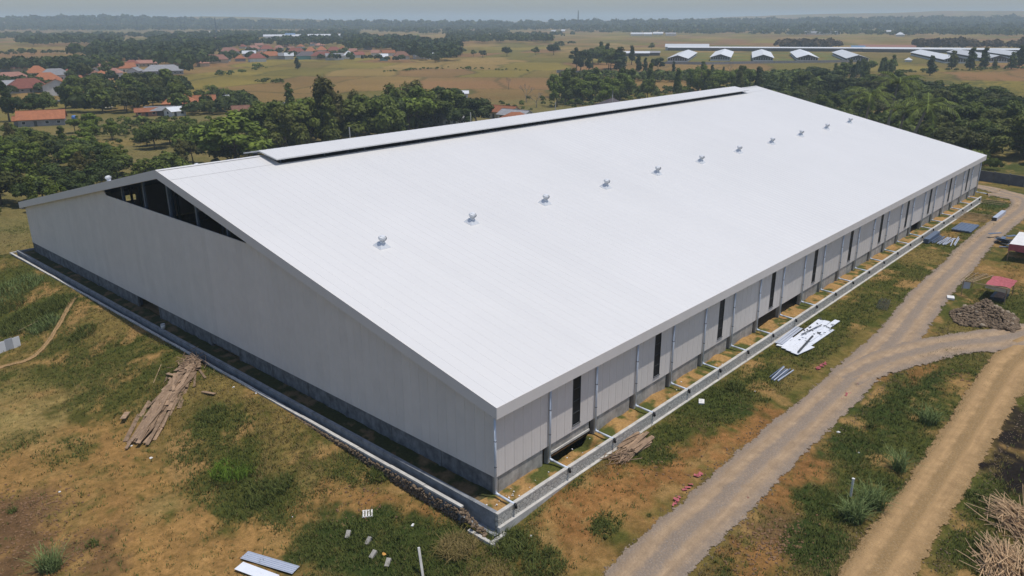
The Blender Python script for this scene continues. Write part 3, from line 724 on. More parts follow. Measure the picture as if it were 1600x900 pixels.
def tree_model(key, kind, h, w, n, size, leaf, bark=M_bark, seed=0, shell=.5):
    rs = np.random.RandomState(seed*7+3); C, Rr = crown_clumps(rs, kind, h, w)
    V, Fq, tint = leaves(rs, C, Rr, n, size, shell)
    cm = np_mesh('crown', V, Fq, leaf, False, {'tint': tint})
    b = MB(); tr = .022*h+.05; top = h*.5 if kind in ('broad', 'bush') else h*.85
    lean = rs.normal(size=2)*.03*h
    b.tube([(0, 0, -.6), (lean[0]*.3, lean[1]*.3, top*.4), (lean[0], lean[1], top)], tr, 7, tr*.35)
    for i in range(7 if kind in ('broad', 'bush') else 4):
        c = C[rs.randint(len(C))]; z0 = top*(.45+.4*rs.random()); b.tube([(lean[0]*z0/top, lean[1]*z0/top, z0), (c[0]*.55, c[1]*.55, (z0+c[2])/2+.1), tuple(c)], tr*.4, 5, tr*.12)
    TM[key] = (b.mesh('trunk', bark, True), cm, h)
for s in range(3):
    tree_model('broad%d' % s, 'broad', 10, 10, 3600, .36, (ML_dark, ML_mid, ML_mid)[s], seed=s)
    tree_model('light%d' % s, 'broad', 10, 9, 3200, .34, ML_light, seed=10+s, shell=.4)
    tree_model('bush%d' % s, 'bush', 5, 6.4, 2400, .23, (ML_mid, ML_dark, ML_mid)[s], seed=20+s)
    tree_model('tall%d' % s, 'tall', 12, 6.5, 2600, .36, (ML_mid, ML_dark, ML_olive)[s], seed=30+s)
    tree_model('far%d' % s, 'broad', 10, 10, 900, .72, (ML_dark, ML_mid, ML_dark)[s], seed=40+s)
tree_model('bamboo0', 'bamboo', 12, 10, 3400, .34, ML_olive, seed=50, shell=.3); tree_model('bamboo1', 'bamboo', 12, 10, 3400, .34, ML_light, seed=51, shell=.3)
tree_model('col0', 'column', 10, 3.6, 800, .5, ML_dark, seed=60); tree_model('col1', 'column', 10, 4.4, 800, .5, ML_mid, seed=61); tree_model('col2', 'column', 10, 4.6, 800, .5, ML_brown, seed=62)
tree_model('ban0', 'bush', 4, 3.6, 240, .75, ML_light, seed=70)
# bare tree
def bare_tree():
    b = MB(); rs = random.Random(4)
    def br(p, d, l, r, k):
        q = p+d*l; b.tube([p, (p+q)/2+Vector((rs.uniform(-1, 1), rs.uniform(-1, 1), 0))*l*.05, q], r, 5, r*.6, cap=False)
        if k:
            for i in range(3 if k > 1 else 4):
                br(q-d*l*.1*i, (d+Vector((rs.uniform(-.8, .8), rs.uniform(-.8, .8), rs.uniform(.0, .5)))).normalized(), l*.66, r*.55, k-1)
    br(Vector((0, 0, -.5)), Vector((0, 0, 1)), 3.2, .16, 4)
    return b.mesh('trunk', M_pale_bark)
TM['bare'] = (bare_tree(), None, 8.5)
def palm_model(key, h, seed, leaf):
    rs = random.Random(seed); b = MB(); lx, ly = rs.uniform(-1, 1), rs.uniform(-1, 1)
    b.tube([(0, 0, -.5), (lx*.2, ly*.2, h*.35), (lx*.6, ly*.6, h*.7), (lx, ly, h)], .2, 7, .12)
    V = []; Fq = []; T = []
    for i in range(15):
        az = i*2.4+rs.uniform(-.2, .2); el = 1.2-1.2*(i/14)+rs.uniform(-.1, .1); Lf = rs.uniform(3.6, 4.4)
        hd = Vector((math.cos(az), math.sin(az), 0)); sd = Vector((-math.sin(az), math.cos(az), 0)); p = Vector((lx, ly, h)); e = el; n = 16
        for j in range(n):
            d = hd*math.cos(e)+Vector((0, 0, math.sin(e))); q = p+d*(Lf/n); e = max(-1.25, e-.085-.02*j/4)
            ll = .80*math.sin(math.pi*min(1, (j+1.5)/(n+1)))+.12
            for sg in (-1, 1):
                tip = p+sd*sg*ll*.62+d*ll*.5+Vector((0, 0, -ll*.45))
                k = len(V); w = d*.10; V += [tuple(p-w), tuple(p+w), tuple(tip+w*.2), tuple(tip-w*.2)]; Fq.append((k, k+1, k+2, k+3)); T += [rs.random()]*4
            k = len(V); w = sd*.04; V += [tuple(p-w), tuple(p+w), tuple(q+w), tuple(q-w)]; Fq.append((k, k+1, k+2, k+3)); T += [1.]*4
            p = q
    TM[key] = (b.mesh('trunk', M_pale_bark, True), np_mesh('crown', np.array(V), np.array(Fq), leaf, False, {'tint': np.array(T)}), h+2)
palm_model('palm0', 8, 1, ML_mid); palm_model('palm1', 6.5, 2, ML_mid); palm_model('palm2', 9, 3, ML_mid)
NTREE = [0]
def tree(key, x, y, h, label, group=None, cat='tree', name='tree', wide=1.0):
    tm, cm, h0 = TM[key]; s = h/h0
    o = thing(name, label, cat, (x, y, gz(x, y)-.05), R.uniform(0, 6.28), group); o.scale = (s*wide, s*wide, s)
    link('trunk', tm, o)
    if cm: link('crown', cm, o)
    NTREE[0] += 1
    return o
def tree_px(key, px, py, h, label, **k):
    q = at(px, py); return tree(key, q.x, q.y, h, label, **k)
def in_poly(x, y, P):
    c = False; j = len(P)-1
    for i in range(len(P)):
        if (P[i][1] > y) != (P[j][1] > y) and x < (P[j][0]-P[i][0])*(y-P[i][1])/(P[j][1]-P[i][1])+P[i][0]: c = not c
        j = i
    return c
PLACED = []
PALMS = [(at(*p).x, at(*p).y) for p in ((1352,226),(1384,222),(1408,238),(1395,232),(1312,206),(1400,262),(1370,245),(1420,262),(1340,235))]
def near_palm(x, y, r=9.0): return any((x-a)**2+(y-b)**2 < r*r for a, b in PALMS)
def grove(poly_px, n, keys, hr, label, group, sep=3.5, cat='tree', name='tree', wide=1.0):
    P = [at(*p) for p in poly_px]; P = [(p.x, p.y) for p in P]
    xs = [p[0] for p in P]; ys = [p[1] for p in P]; k = 0
    for _ in range(n*60):
        if k >= n: break
        x, y = R.uniform(min(xs), max(xs)), R.uniform(min(ys), max(ys))
        if not in_poly(x, y, P): continue
        if any((x-a)**2+(y-b)**2 < sep*sep for a, b in PLACED): continue
        if (-6 < x < L+6 and -6 < y < Wd+6) or near_palm(x, y): continue
        PLACED.append((x, y)); tree(R.choice(keys), x, y, R.uniform(*hr), label, group, cat, name, wide*R.uniform(.85, 1.15)); k += 1
    return k
# orchard left of the building
grove([(-30,232),(60,225),(130,238),(180,252),(260,262),(330,250),(400,245),(396,262),(200,300),(25,345),(-30,350)], 58, ['bush0','bush1','tall0','broad0','light1','tall2'], (5.5, 8.5), 'round orchard tree left of the warehouse', 'orchard trees left of the warehouse', 4.9, wide=1.1)
# behind the ridge, left to right
A = 'leafy tree just behind the warehouse ridge'
for a in [('light1',370,262,16,'broad spreading dark olive tree beyond the left gable, biggest beside the ridge',1.5),('light0',285,240,7,'bright green tree among dry scrub left of the ridge monitor',1.1),
          ('bush0',230,228,6,'dark bushy tree on the burnt patch edge left of the ridge',1.0),('broad1',445,222,14,'dark dense tree behind the start of the ridge monitor',1.1),
          ('bamboo0',520,232,23,'tall brownish olive bamboo-like tree above the ridge monitor',.85),('light1',480,240,17,'vivid green tree in front of the brownish tall one',1.0),
          ('broad2',560,222,15.5,'mid green tree directly right of the brownish tall one',1.1),('light2',640,210,17.5,'large fresh green tree below the distant palm',1.2),('broad2',610,225,11,'dark green tree left of the first lamp post behind the roof',1.1),
          ('broad0',745,200,13.5,'dense black-green round tree right of the second lamp post',1.15),('broad0',720,205,10,'dark tree crowding the left of the black-green round one',1.0),
          ('tall0',455,185,13.5,'thin loose green tree rising over the brown field',1.0),('col0',465,108,8.5,'small lone oval dark tree standing in the brown field',1.5)]:
    tree_px(a[0], a[1], a[2], a[3], a[4], wide=a[5])
tree_px('palm2', 617, 205, 16, 'solitary palm with a round head above the fresh green tree', cat='palm tree', name='palm_tree')
tree_px('bare', 822, 160, 10, 'leafless grey tree standing right of the orange-roofed house', wide=1.2); tree_px('bare', 838, 168, 8, 'sparse leafless shrub-like tree nearest the pale lane', wide=1.5); tree_px('bare', 795, 140, 8, 'leafless tree behind the grey-roofed house near the field edge')
grove([(415,225),(500,215),(700,192),(715,205),(500,245),(400,262)], 20, ['broad1','light0','broad2','tall0','broad0','bamboo0'], (12, 18), A, 'belt trees behind the warehouse', 5)
grove([(150,205),(260,215),(330,210),(400,215),(400,235),(250,235),(120,228)], 13, ['bush0','light1','bush2','broad1','tall0'], (6, 10), 'small tree on the dry left slope', 'trees on the dry slope', 5)
grove([(862,150),(960,148),(1080,142),(1190,140),(1185,150),(1000,160),(868,185)], 40, ['tall0','broad1','light0','tall1','bamboo1','tall0'], (11, 15), 'slim tree behind the far ridge', 'dense belt trees behind the right half of the ridge', 4.2)
# right forest
grove([(1215,150),(1310,150),(1420,175),(1500,215),(1530,240),(1640,262),(1640,180),(1500,158),(1430,150),(1400,140),(1260,128)], 58, ['broad0','broad1','broad2','broad0'], (8.5, 12.5), 'dark tree beyond the far roof corner', 'wood beyond the far right corner', 5.5, wide=1.15)
for i, a in enumerate([('palm0',1346,226,18,'coconut palm left of the group, its fronds spread wide'),('palm2',1383,220,21.5,'tallest coconut palm, rearmost of the group behind the roof'),('palm1',1416,244,17.5,'coconut palm with yellowing lower fronds, rightmost of the group'),('palm0',1398,236,15,'shorter coconut palm squeezed between its two taller neighbours'),('palm1',1312,206,8,'small coconut palm low against the roof edge, left of the group')]):
    tree_px(a[0], a[1], a[2], a[3], a[4], cat='palm tree', name='palm_tree', group='coconut palms behind the roof', wide=1.25)
grove([(1290,118),(1400,108),(1410,125),(1300,135)], 20, ['tall0','light0','col1','tall1'], (9, 12), 'upright tree before the right sheds', 'thicket before the sheds', 6)
for a in [('col0',1453,118,12.5),('col1',1487,108,13),('col0',1515,110,15.5),('col0',1536,108,15),('col1',1553,108,7),('col1',1580,108,12),('col0',1592,106,16),('broad0',1425,135,7)]:
    tree_px(a[0], a[1], a[2], a[3], 'dark upright tree by the green field' if a[0][0] == 'c' else 'round dark bush tree at the left end of the green field', group='upright trees by the right sheds' if a[0][0] == 'c' else None, wide=1.25)
grove([(1190,144),(1300,158),(1430,196),(1545,243),(1560,270),(1440,240),(1300,192),(1180,156)], 34, ['broad0','broad1','bush1','broad2','tall0'], (6, 9.5), 'leafy tree close behind the far roof slope', 'trees close behind the far roof slope', 4.5, wide=1.15)
# clump in the middle distance
grove([(880,98),(960,95),(1000,92),(975,112),(880,115)], 17, ['broad0','broad1','tall1','broad0'], (13, 18), 'dark tree left of the poultry sheds', 'tall clump left of the poultry sheds', 7)
for a in [('col0',968,112,17,1.6),('col0',997,113,12,1.1),('col0',1008,113,10,1.0),('broad0',1028,113,13,.8),('col0',1052,114,8,.9),('col1',1098,117,9,1.2),('col0',1112,118,7,1.2),('col0',1130,119,6,1.0),('bare',1140,118,11,1.0)]:
    tree_px(a[0], a[1], a[2], a[3], 'dark oval tree before the poultry sheds', group='loose line of trees before the sheds', wide=a[4])
for a in [('far0',792,88,12),('far0',754,90,9),('far1',740,88,7),('far0',865,86,14),('far1',837,86,9),('far0',680,98,8),('far1',723,85,8),('broad2',1018,78,9)]:
    tree_px(a[0], a[1], a[2], a[3], 'isolated tree on the far plain', group='isolated trees on the far plain')
# village trees on the left
V1 = 'tree among the left village houses'
grove([(100,150),(170,125),(290,150),(285,175),(200,178),(130,190),(95,180)], 32, ['far0','far1','broad1','far2'], (8, 13), V1, 'village trees on the left', 9)
grove([(-20,110),(90,108),(130,100),(200,120),(150,140),(100,118),(-20,118)], 14, ['far0','far1','far2'], (9, 13), 'tree behind the left village roofs', 'trees behind the left roofs', 9)
for a in [('broad0',52,188,13,'dense dark tree between the orange-roofed house and the white gable'),('tall1',15,190,15,'tall dark tree at the left edge by the orange-roofed house'),('broad1',70,182,11,'dark tree partly hiding the white gabled house'),('tall1',103,170,10,'slim dark tree just right of the white gabled house'),('light0',145,212,9,'bright lime green tree near the blue water tank'),('bush0',18,212,5,'round shrub left of the orange-roofed house'),('light2',118,208,7,'thin young tree in front of the orange-roofed house')]:
    tree_px(a[0], a[1], a[2], a[3], a[4])
grove([(295,165),(330,150),(392,160),(395,172),(340,180),(295,178)], 14, ['broad1','bush0','light0','palm1'], (5, 8), 'tree behind the low orange roofs', 'trees behind the low orange roofs', 7)
tree_px('palm0', 28, 245, 5.5, 'young palm at the edge of the left field', cat='palm tree', name='palm_tree')
for i in range(10): tree_px('ban0', R.uniform(205, 330), R.uniform(192, 204), R.uniform(2.5, 4), 'banana plant by the tin-roofed sheds', cat='banana plant', name='banana_plant', group='banana plants by the sheds')

# ------------------------------------------------------------------ far tree cover, too much to count
def woods(name, areas, label, leaf, seed, q=30, qs=1.7):
    rs = np.random.RandomState(seed); Vs = []; Ts = []
    for pts, n, (h0, h1) in areas:
        P = [at(*p) for p in pts]; P = [(p.x, p.y) for p in P]; xs = [p[0] for p in P]; ys = [p[1] for p in P]; k = 0; tries = 0
        cx = []; cy = []
        while k < n and tries < n*80:
            tries += 1; x, y = rs.uniform(min(xs), max(xs)), rs.uniform(min(ys), max(ys))
            if in_poly(x, y, P) and not (h1 > 4 and near_palm(x, y, 8)): cx.append(x); cy.append(y); k += 1
        cx = np.array(cx); cy = np.array(cy); z = ground_z(cx, cy); h = h0+(h1-h0)*rs.random(len(cx))**1.4
        m = len(cx); I = np.repeat(np.arange(m), q)
        d = rs.normal(size=(m*q, 3)); d /= np.linalg.norm(d, axis=1)[:, None]; d[:, 2] = np.abs(d[:, 2])*.9-.15
        hh = h[I][:, None]; Pp = np.c_[cx[I], cy[I], z[I]+h[I]*.5]+d*hh*np.array((.55, .55, .5))*(.75+.35*rs.random(m*q))[:, None]
        nr = d+rs.normal(size=d.shape)*.4; nr /= np.linalg.norm(nr, axis=1)[:, None]
        a = np.cross(nr, rs.normal(size=nr.shape)); a /= np.linalg.norm(a, axis=1)[:, None]; b = np.cross(nr, a); s = hh*.13*qs*(.6+.8*rs.random(m*q))[:, None]/1.7*1.25
        Vs.append(np.stack([Pp-a*s, Pp-b*s, Pp+a*s, Pp+b*s], 1).reshape(-1, 3)); Ts.append(np.repeat(np.clip(.3*rs.random(m*q)+.25*d[:, 2]+.55*rs.random(m)[I]**2, 0, 1), 4))  # upper leaves tinted lighter, painting sunlit tops on the far crowns
    V = np.concatenate(Vs); T = np.concatenate(Ts)
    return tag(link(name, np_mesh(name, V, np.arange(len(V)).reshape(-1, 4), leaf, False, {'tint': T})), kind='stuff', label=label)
woods('dark_grove', [([(150,84),(330,72),(345,74),(325,90),(320,108),(300,118),(230,99),(150,104)], 250, (8, 15)), ([(0,150),(130,150),(130,118),(0,116)], 26, (5, 9)), ([(340,98),(560,94),(560,80),(340,84)], 46, (5, 8)), ([(120,100),(330,64),(430,60),(430,56),(300,60),(100,90)], 160, (9, 17)), ([(100,150),(150,124),(290,132),(300,150),(285,172),(200,178),(130,188),(95,180)], 75, (3, 8)), ([(-30,108),(90,102),(150,100),(150,108),(100,112),(-30,114)], 60, (6, 11)), ([(290,165),(330,150),(400,160),(400,175),(340,184),(290,180)], 60, (3, 6))], 'dark grove and undergrowth around the houses of the left village', ML_dark, 15, 90)
woods('village_woods', [
    ([(285,78),(330,70),(420,69),(470,66),(560,60),(640,68),(700,76),(700,80),(560,78),(500,74),(400,74),(330,82)], 200, (8, 15)), ([(330,104),(370,90),(500,95),(640,97),(640,94),(500,92),(360,86),(300,104)], 42, (4, 8)), ([(640,80),(715,84),(715,96),(660,97),(640,94)], 60, (8, 14)),
    ([(550,72),(640,66),(715,78),(715,92),(640,90),(600,80),(545,84)], 120, (10, 16)),
    ([(440,68),(500,64),(500,72),(440,76)], 40, (10, 15)), ([(330,72),(400,64),(400,74),(330,80)], 60, (10, 16))], 'dark wooded belt around the far village roofs', ML_dark, 5, 60)
woods('tree_line', [([(-20,63),(300,61),(300,57),(-20,58)], 200, (9, 16)), ([(300,62),(560,57),(560,52),(300,56)], 220, (9, 16)), ([(0,88),(140,84),(140,82),(0,85)], 26, (4, 8)), ([(860,76),(900,72),(900,70),(860,73)], 8, (5, 9)), ([(700,60),(900,58),(900,55),(700,56)], 90, (8, 13)), 
    ([(50,74),(190,72),(190,66),(50,67)], 80, (12, 18)), ([(30,72),(48,72),(48,66),(30,66)], 12, (12, 16)), ([(690,70),(800,68),(860,68),(860,64),(700,62)], 170, (9, 14)),
    ([(800,66),(862,66),(862,62),(800,61)], 50, (9, 12)), ([(590,52),(750,60),(800,52),(760,47),(600,46)], 150, (10, 17)), ([(480,52),(600,50),(600,46),(480,46)], 80, (10, 16)),
    ([(900,52),(1000,54),(1200,56),(1430,58),(1430,52),(1200,50),(1000,48),(900,48)], 420, (8, 13)), ([(1400,56),(1640,60),(1640,50),(1400,49)], 300, (9, 16))],
    'hazy lines of trees across the plain', ML_dark, 6, 34)
woods('far_wood', [([(-60,50),(500,48),(500,40),(-60,40)], 1300, (11, 20)), ([(500,47),(900,49),(900,39),(500,39)], 1000, (10, 20)), ([(900,49),(1660,51),(1660,38),(900,38)], 2600, (10, 22)),
    ([(-80,39.5),(1680,38),(1680,34.5),(-80,35.5)], 1800, (16, 34)), ([(-500,52),(-60,50),(-60,37),(-500,38)], 900, (11, 24)), ([(-400,110),(-20,100),(-20,84),(-400,90)], 160, (8, 13))], 'continuous hazy tree cover reaching to the horizon', ML_dark, 7, 14, 2.6)
woods('reddish_row', [([(1213,79),(1300,79),(1303,77),(1213,77)], 42, (10, 14)), ([(1300,77),(1315,77),(1315,75),(1300,75)], 5, (8, 10)), ([(1432,79),(1560,78),(1600,80),(1640,80),(1640,78),(1432,76)], 70, (9, 15))], 'row of brown-green trees behind the poultry sheds', ML_brown, 8, 60)
woods('hedge', [([(870,126),(1000,128),(1190,135),(1290,132),(1290,122),(1180,119),(1060,121),(880,119)], 420, (2.5, 6)), ([(1205,135),(1290,138),(1290,120),(1205,118)], 120, (3, 6)), ([(1180,138),(1330,150),(1320,138),(1200,128)], 60, (4, 7)), ([(330,118),(400,105),(420,107),(350,122)], 25, (2, 4)), ([(590,115),(700,108),(830,113),(830,111),(700,106),(590,112)], 60, (1.2, 2.4)), ([(400,130),(445,133),(445,129),(400,127)], 20, (1.5, 3)), ([(1400,116),(1640,108),(1640,106),(1400,113)], 70, (1.5, 3))], 'rough hedges and scrub between the fields', ML_mid, 9, 40)
woods('scrub', [([(1190,144),(1300,158),(1430,196),(1545,243),(1560,270),(1440,240),(1300,192),(1180,156)], 240, (2, 5)), ([(-30,235),(130,215),(330,200),(410,215),(400,262),(25,345),(-30,350)], 170, (.6, 2.0)), ([(190,190),(330,188),(330,205),(200,215)], 90, (.8, 2.4)), ([(1215,150),(1310,150),(1425,178),(1530,238),(1640,262),(1640,175),(1500,156),(1400,140),(1260,130)], 620, (2.5, 6)), ([(130,195),(200,185),(200,215),(140,215)], 40, (1, 2.5)), ([(880,172),(1180,140),(1180,136),(880,150)], 150, (1.5, 4)), ([(380,255),(420,240),(740,190),(740,172),(420,200)], 300, (2.5, 6.5)), ([(740,190),(880,172),(880,150),(740,165)], 36, (1, 2.5))], 'low scrub between the trees', ML_mid, 10, 46)
print('trees', NTREE[0])
# ------------------------------------------------------------------ houses
def tilemat(name, c, var=.22):
    t = NT(name); w = t.add('ShaderNodeTexWave'); w.inputs['Scale'].default_value = 1.4; w.inputs['Distortion'].default_value = .4; w.bands_direction = 'Z'
    t.l.new(t.co(), w.inputs['Vector']); n = t.noise(.9, 5, .7)
    k = t.mix(t.ramp(n, [(.3, 0.), (.7, 1.)]), tuple(v*(1-var) for v in c), tuple(min(1, v*(1+var)) for v in c)); k = t.mix(t.math('MULTIPLY', w.outputs[0], .25), k, tuple(v*.6 for v in c))
    q = t.add('ShaderNodeObjectInfo'); k = t.mix(1., k, t.ramp(q.outputs['Random'], [(0, .75), (1, 1.05)]), 'MULTIPLY'); t.col(k); t.bump(w.outputs[0], .3, .05); return t.out(.85, 0, .2)
RM = dict(o=tilemat('orange_tiles', (.38, .15, .075)), r=tilemat('red_tiles', (.26, .095, .07)), p=tilemat('faded_pink_tiles', (.37, .19, .145)), b=tilemat('brown_tiles', (.25, .13, .09)),
          g=tilemat('grey_sheet_roof', (.30, .30, .31)), w=tilemat('white_sheet_roof', (.66, .68, .70), .08), c=tilemat('blue_sheet_roof', (.16, .25, .38), .1), k=tilemat('dark_shingle_roof', (.13, .11, .115)))
WM = dict(w=simple('white_plaster', (.68, .67, .64), .85, 0, .2, .12, .8), g=simple('grey_plaster', (.30, .29, .29), .9, 0, .2, .25, .8), t=simple('teal_plaster', (.18, .38, .36), .85, 0, .2, .12, .8),
          b=simple('brick_wall', (.36, .17, .11), .9, 0, .2, .25, .8), c=simple('cream_plaster', (.55, .47, .34), .85, 0, .2, .15, .8), d=simple('dark_boards', (.10, .085, .075), .9, 0, .2, .3, .8))
def house(px, py, w, d, hw, hr, kind, roof, wall, label, rot=0, group=None, detail=1, cat='house', name='house', overhang=.6, z=None):
    """w along the ridge (about square to the view when rot=0); base centre of the near side on this ground point"""
    if py < 150 and detail is not None and cat == 'house': w *= .82; d *= .85
    q = at(px, py); v = Vector((q.x-CP[0], q.y-CP[1])).normalized(); rz = math.atan2(v.y, v.x)-math.pi/2+math.radians(rot)
    o = thing(name, label, cat, (q.x+v.x*d/2, q.y+v.y*d/2, q.z-.1), rz, group)
    x, y = w/2, d/2; b = MB()
    b.quad((-x, -y, -.5), (x, -y, -.5), (x, -y, hw), (-x, -y, hw)); b.quad((x, y, -.5), (-x, y, -.5), (-x, y, hw), (x, y, hw))
    if kind == 'gable':
        b.quad((x, -y, -.5), (x, y, -.5), (x, y, hw), (x, 0, hw+hr-.12), (x, -y, hw)); b.quad((-x, y, -.5), (-x, -y, -.5), (-x, -y, hw), (-x, 0, hw+hr-.12), (-x, y, hw))
    else:
        b.quad((x, -y, -.5), (x, y, -.5), (x, y, hw), (x, -y, hw)); b.quad((-x, y, -.5), (-x, -y, -.5), (-x, -y, hw), (-x, y, hw))
    part('wall', b, WM[wall], o)
    r = MB(); e = overhang; ze = hw-hr*e/y; X_, Y_ = x+e, y+e; th = .14
    if kind == 'gable':
        for sg in (-1, 1):
            p = [(-X_, sg*Y_, ze), (X_, sg*Y_, ze), (X_, 0, hw+hr), (-X_, 0, hw+hr)]
            if sg > 0: p = p[::-1]
            r.quad(*p); r.quad(*[(a, b_, c-th) for a, b_, c in p[::-1]])
            r.quad((-X_, sg*Y_, ze-th), (X_, sg*Y_, ze-th), (X_, sg*Y_, ze), (-X_, sg*Y_, ze))
            for xx in (-X_, X_): r.quad((xx, sg*Y_, ze-th), (xx, 0, hw+hr-th), (xx, 0, hw+hr), (xx, sg*Y_, ze))
    else:
        k = max(0.01, X_-Y_) if kind == 'hip' else .01
        A = [(-X_, -Y_, ze), (X_, -Y_, ze), (X_, Y_, ze), (-X_, Y_, ze)]; B1, B2 = (-k, 0, hw+hr), (k, 0, hw+hr)
        r.quad(A[0], A[1], B2, B1); r.quad(A[2], A[3], B1, B2); r.quad(A[1], A[2], B2); r.quad(A[3], A[0], B1)
        r.quad(*[(a, b_, c-th) for a, b_, c in A[::-1]])
        for i in range(4): a_, b_ = A[i], A[(i+1) % 4]; r.quad((a_[0], a_[1], ze-th), (b_[0], b_[1], ze-th), b_, a_)
    ro = part('roof', r, RM[roof], o)
    if kind == 'gable' and detail: part('ridge_cap', MB().beam((-X_-.05, 0, hw+hr+.03), (X_+.05, 0, hw+hr+.03), .3, .12), RM[roof], ro)
    if detail:
        n = max(1, int(w/4)); dx = w/(n+1)
        for i in range(n+1):
            xx = -x+dx*(i+.5)
            if i == n//2: dd = part('door', MB().box(xx-.5, -y-.05, -.1, xx+.5, -y-.004, 2.0), M_frame, o); continue
            wi = part('window', MB().box(xx-.65, -y-.06, .9, xx+.65, -y-.004, 2.0), WM['w'], o); part('pane', MB().box(xx-.55, -y-.075, 1.0, xx+.55, -y-.062, 1.9), M_glass, wi)
        for sx in (-1, 1):
            xx = sx*x; wi = part('window', MB().box(min(xx, xx+sx*.06), -.6, .9, max(xx, xx+sx*.06), .6, 2.0), WM['w'], o)
            part('pane', MB().box(min(xx+sx*.062, xx+sx*.075), -.5, 1.0, max(xx+sx*.062, xx+sx*.075), .5, 1.9), M_glass, wi)
    return o
house(68,197,15,7,3.0,2.6,'gable','o','g','orange-tiled house with long grey wall standing alone in the left field',rot=-8)
house(40,196,6.5,5,2.2,1.2,'gable','o','g','low orange-tiled annex joined to the left of the lone orange-roofed house',rot=-8)
house(93,150,9,13,5.5,3.0,'gable','o','w','tall white gabled house with an orange roof facing the trees',rot=84)
house(20,132,26,14,3.2,4.0,'hip','p','g','wide faded-pink hipped roof at the left edge of the village',rot=10)
house(28,141,20,10,3.0,2.6,'gable','g','g','grey sheet-roofed hall below the faded-pink roof',rot=20)
house(60,122,16,12,4.0,4.0,'hip','o','w','orange hipped house topmost in the left roof cluster',rot=-5)
house(88,126,22,12,4.0,3.5,'hip','g','w','grey tiled hipped house right of the topmost orange roof')
house(108,124,9,8,4.0,2.6,'hip','r','w','small red-brown roof right of the grey hipped one')
house(45,145,24,13,3.0,4.4,'hip','r','g','long dark red hipped roof lowest in the left roof cluster',rot=12)
house(75,134,18,11,4.0,3.6,'hip','o','c','bright orange roof in the middle of the left roof cluster')
house(150,143,7,6,2.8,1.8,'hip','o','c','small isolated orange roof among the village trees')
house(164,111,22,8,3.5,2.0,'gable','b','w','long brown roof behind the left village trees')
house(196,113,17,9,3.6,3.4,'gable','o','w','orange house with a small white gable on the village edge',rot=14)
house(212,117,12,9,3.0,2.2,'gable','g','w','grey-roofed wing beside the white-gabled orange house',rot=70)
house(207,105,14,9,3.2,2.6,'hip','r','w','reddish roof just behind the white-gabled orange house')
house(232,104,20,9,3.2,2.2,'gable','p','c','pale orange long roof under the dark grove')
house(256,117,32,13,3.2,3.6,'hip','g','g','big grey tiled roof at the corner of the brown field')
house(230,182,8,5,2.2,1.1,'gable','o','b','low orange roof leftmost of the shed group by the banana plants')
house(252,181,11,7,2.4,1.2,'gable','g','d','grey tin-roofed shed in the middle of the shed group',rot=-12)
house(274,182,6,6,2.4,1.3,'gable','w','w','small white tin-roofed shed at the right of the shed group',rot=30)
house(283,171,14,10,3.0,3.2,'hip','o','b','orange hipped house above the tin sheds')
house(315,166,12,7,2.8,1.9,'gable','o','c','orange gable-roofed house right of the hipped one')
house(356,165,5,5,3.0,1.5,'gable','w','w','small white building half hidden behind the bush',rot=60)
house(392,184,13,6.5,3.2,1.6,'gable','b','g','rusty brown roofed house with grey board wall by the big tree',rot=5)
house(441,178,9,9,2.6,1.6,'gable','g','b','brick house with pale asbestos roof left of the thin tree',rot=28)
house(425,193,10,3,1.9,.7,'gable','r','b','low red brick outhouse under the pale asbestos roof')
house(627,172,8,7,3.2,2.4,'gable','b','c','small brown-roofed house hidden behind the fresh green tree',rot=35)
house(703,197,9,8,3.0,1.6,'gable','g','w','pale grey-roofed house left of the black-green round tree',rot=25)
house(723,155,5,5,3.0,1.0,'gable','w','w','tiny white-roofed hut on the field edge behind the black-green tree')
house(785,186,13,7,3.0,1.9,'gable','o','c','orange-ridged long house right of the black-green tree',rot=-38)
house(806,190,12,7,2.6,1.6,'gable','g','w','grey-roofed house sloping beside the pale lane',rot=-38)
house(806,207,13,10,3.6,2.8,'hip','o','c','orange hipped roof just peeping over the warehouse ridge')
o = house(956,186,13,13,4.0,3.6,'pyramid','k','w','dark pyramid-roofed pavilion with a finial behind the ridge',rot=20,cat='pavilion',name='pavilion'); part('finial', MB().tube([(0,0,7.5),(0,0,10.2)], .12, 6), WM['g'], o)
vb_ = [(359,85,22,9,'hip','p','w','faded pink'),(339,99,24,9,'hip','p','c','orange-pink lowest'),(390,89,16,7,'gable','w','w','white flat-looking'),(402,97,18,10,'hip','r','w','bright red lowest'),(417,81,18,9,'hip','r','w','red upper'),(397,81,18,9,'hip','p','w','dull red upper'),
  (424,93,24,11,'hip','o','c','broad orange front'),(442,93,9,8,'gable','g','g','blue-grey walled'),(452,93,10,7,'gable','w','w','little white front'),(463,86,22,10,'hip','r','w','wide red-orange'),(480,93,24,12,'hip','k','t','teal-walled dark-hipped'),(486,85,14,9,'hip','o','w','orange behind the teal walls'),
  (503,83,14,10,'hip','o','w','steep bright orange'),(504,93,26,11,'hip','r','c','large red-brown front'),(523,94,20,8,'gable','g','w','grey-roofed front'),(522,84,18,9,'hip','r','w','crimson small'),(545,92,12,10,'hip','w','w','pale domed white'),(587,88,10,8,'gable','p','w','pink gabled under the trees'),
  (600,95,9,8,'gable','w','t','mint-walled small'),(607,88,16,8,'gable','o','w','orange strip-like'),(627,93,18,9,'hip','b','w','brown-topped white'),(448,74,9,8,'gable','r','b','tall narrow red'),(489,72,12,8,'gable','p','w','pinkish rear'),(627,70,14,12,'gable','p','w','long pink and white'),(672,93,9,7,'gable','w','w','tiny white rightmost')]
